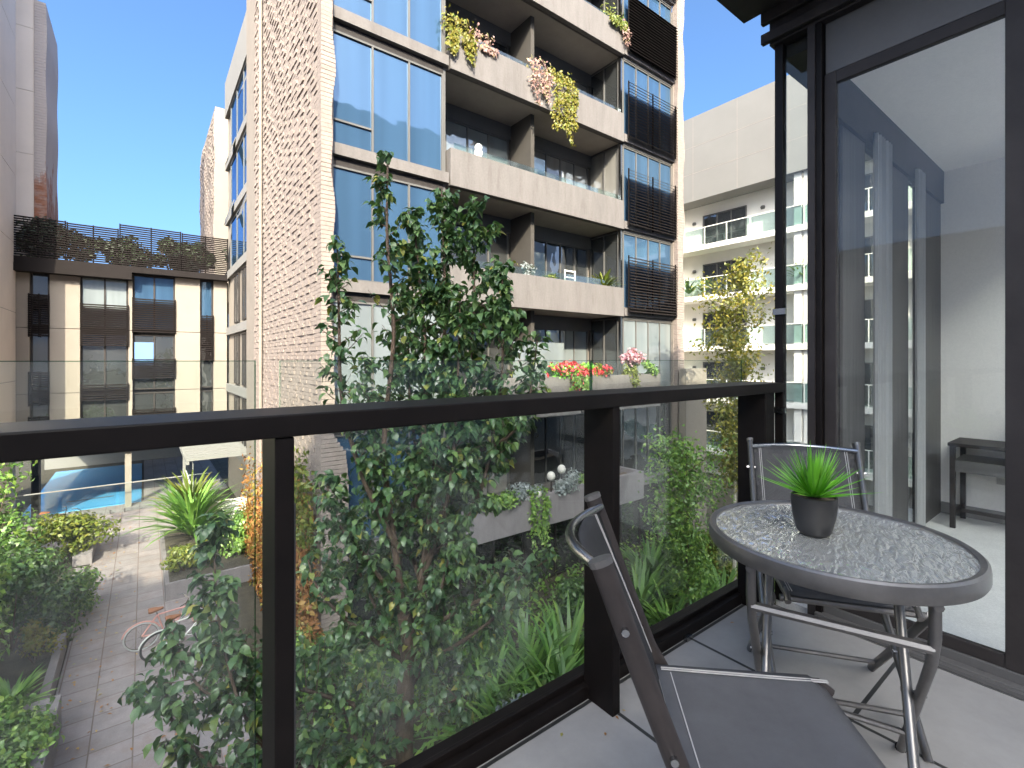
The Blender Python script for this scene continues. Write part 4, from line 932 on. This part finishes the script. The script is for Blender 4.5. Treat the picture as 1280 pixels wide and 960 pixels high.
lt = leaves('leaf_litter', pos, rng.normal(size=(n,3))*.15+np.array([0,0,1]), .022, 'leaf_orange', None, LEAF_S, .0, kind='stuff'); lt['label'] = 'tiny dry leaf fragments on the balcony floor under the railing'; lt['category'] = 'leaf litter'
# ------------------------------------------------------------------ bicycles
def bike(label, loc, rot, tyre, fm):
    t = thing('bicycle', label, 'bicycle', loc, rot, 'bicycles standing on the path', local=True)
    tilt = Matrix.Rotation(R(9), 4, 'X')
    rw, fw_ = Vector((0,0,.34)), Vector((1.04,0,.34)); bb = Vector((.44,0,.30)); st = Vector((.30,0,.80)); hd = Vector((.86,0,.84)); hb = Vector((.88,0,.74))
    for w_ in (rw, fw_):
        ring = [w_+Vector((math.cos(a)*.335,0,math.sin(a)*.335)) for a in np.linspace(0,2*math.pi,33)]
        ty = MB().tube(ring, .020, 8, cap=False).xf(tilt).build('wheel', tyre, t, smooth=True)
        MB().tube([w_+(r_-w_)*.93 for r_ in ring], .009, 6, cap=False).xf(tilt).build('rim', 'steel', ty)
        sp = MB()
        for k in range(16): a = k*math.pi/8; sp.tube([w_, w_+Vector((math.cos(a)*.31,0,math.sin(a)*.31))], .0022, 3)
        sp.tube([w_+Vector((0,-.05,0)), w_+Vector((0,.05,0))], .02, 8); sp.xf(tilt).build('spokes', 'steel', ty)
        MB().tube([w_+(Vector((math.cos(a)*.375,0,math.sin(a)*.375))) for a in np.linspace(.4,2.9,12)], .016, 6).xf(tilt).build('mudguard', fm, t)
    f = MB()
    for a, b in ((bb,st),(bb,hb),(st,hd.lerp(hb,.3)),(bb,rw),(st,rw)): f.tube([a,b], .017, 8)
    f.tube([hd, hb, hb.lerp(fw_,.4)+Vector((.02,0,0)), fw_], .015, 8); f.xf(tilt).build('frame', fm, t, smooth=True)
    MB().tube([st, st+Vector((-.03,0,.12))], .013).xf(tilt).build('seat_post', 'steel', t)
    MB().poly([(.12,-.09),(.20,-.10),(.42,-.02),(.42,.02),(.20,.10),(.12,.09)], .92,.97).xf(tilt).build('saddle', 'leather', t, bevel=.015)
    MB().tube([(.72,-.28,1.02),(.84,-.22,1.03),(.92,0,1.0),(.84,.22,1.03),(.72,.28,1.02)], .012, 8).tube([hd,(.92,0,1.0)], .013).xf(tilt).build('handlebar', 'steel', t, smooth=True)
    MB().lathe([(.001,-.01),(.09,-.01),(.09,.01),(.001,.01)], (0,0,0), 20).xf(tilt @ Matrix.Translation(bb) @ Matrix.Rotation(R(90),4,'X')).build('chainring', 'steel', t)
    MB().tube([bb+Vector((-.1,-.08,-.13)), bb+Vector((-.0,-.06,0)), bb+Vector((.0,.06,0)), bb+Vector((.1,.08,.13))], .009).xf(tilt).build('crank', 'steel', t)
bike('pink bicycle with grey tyres, the farther of the two on the path', (-.05,14.45,GZ+.004), R(3), 'rubber_grey', 'bike_pink')
bike('pale bicycle with black tyres, nearer of the two, half behind pear leaves', (.25,13.75,GZ+.004), R(10), 'rubber', 'bike_white')
bike('dark bicycle parked by the far left planter in front of the pool', (-2.9,25.2,GZ+.004), R(20), 'rubber', 'frame_dark')
bike('dark bicycle beside the other one by the pool fence', (-3.3,26.2,GZ+.004), R(-12), 'rubber', 'frame_dark')
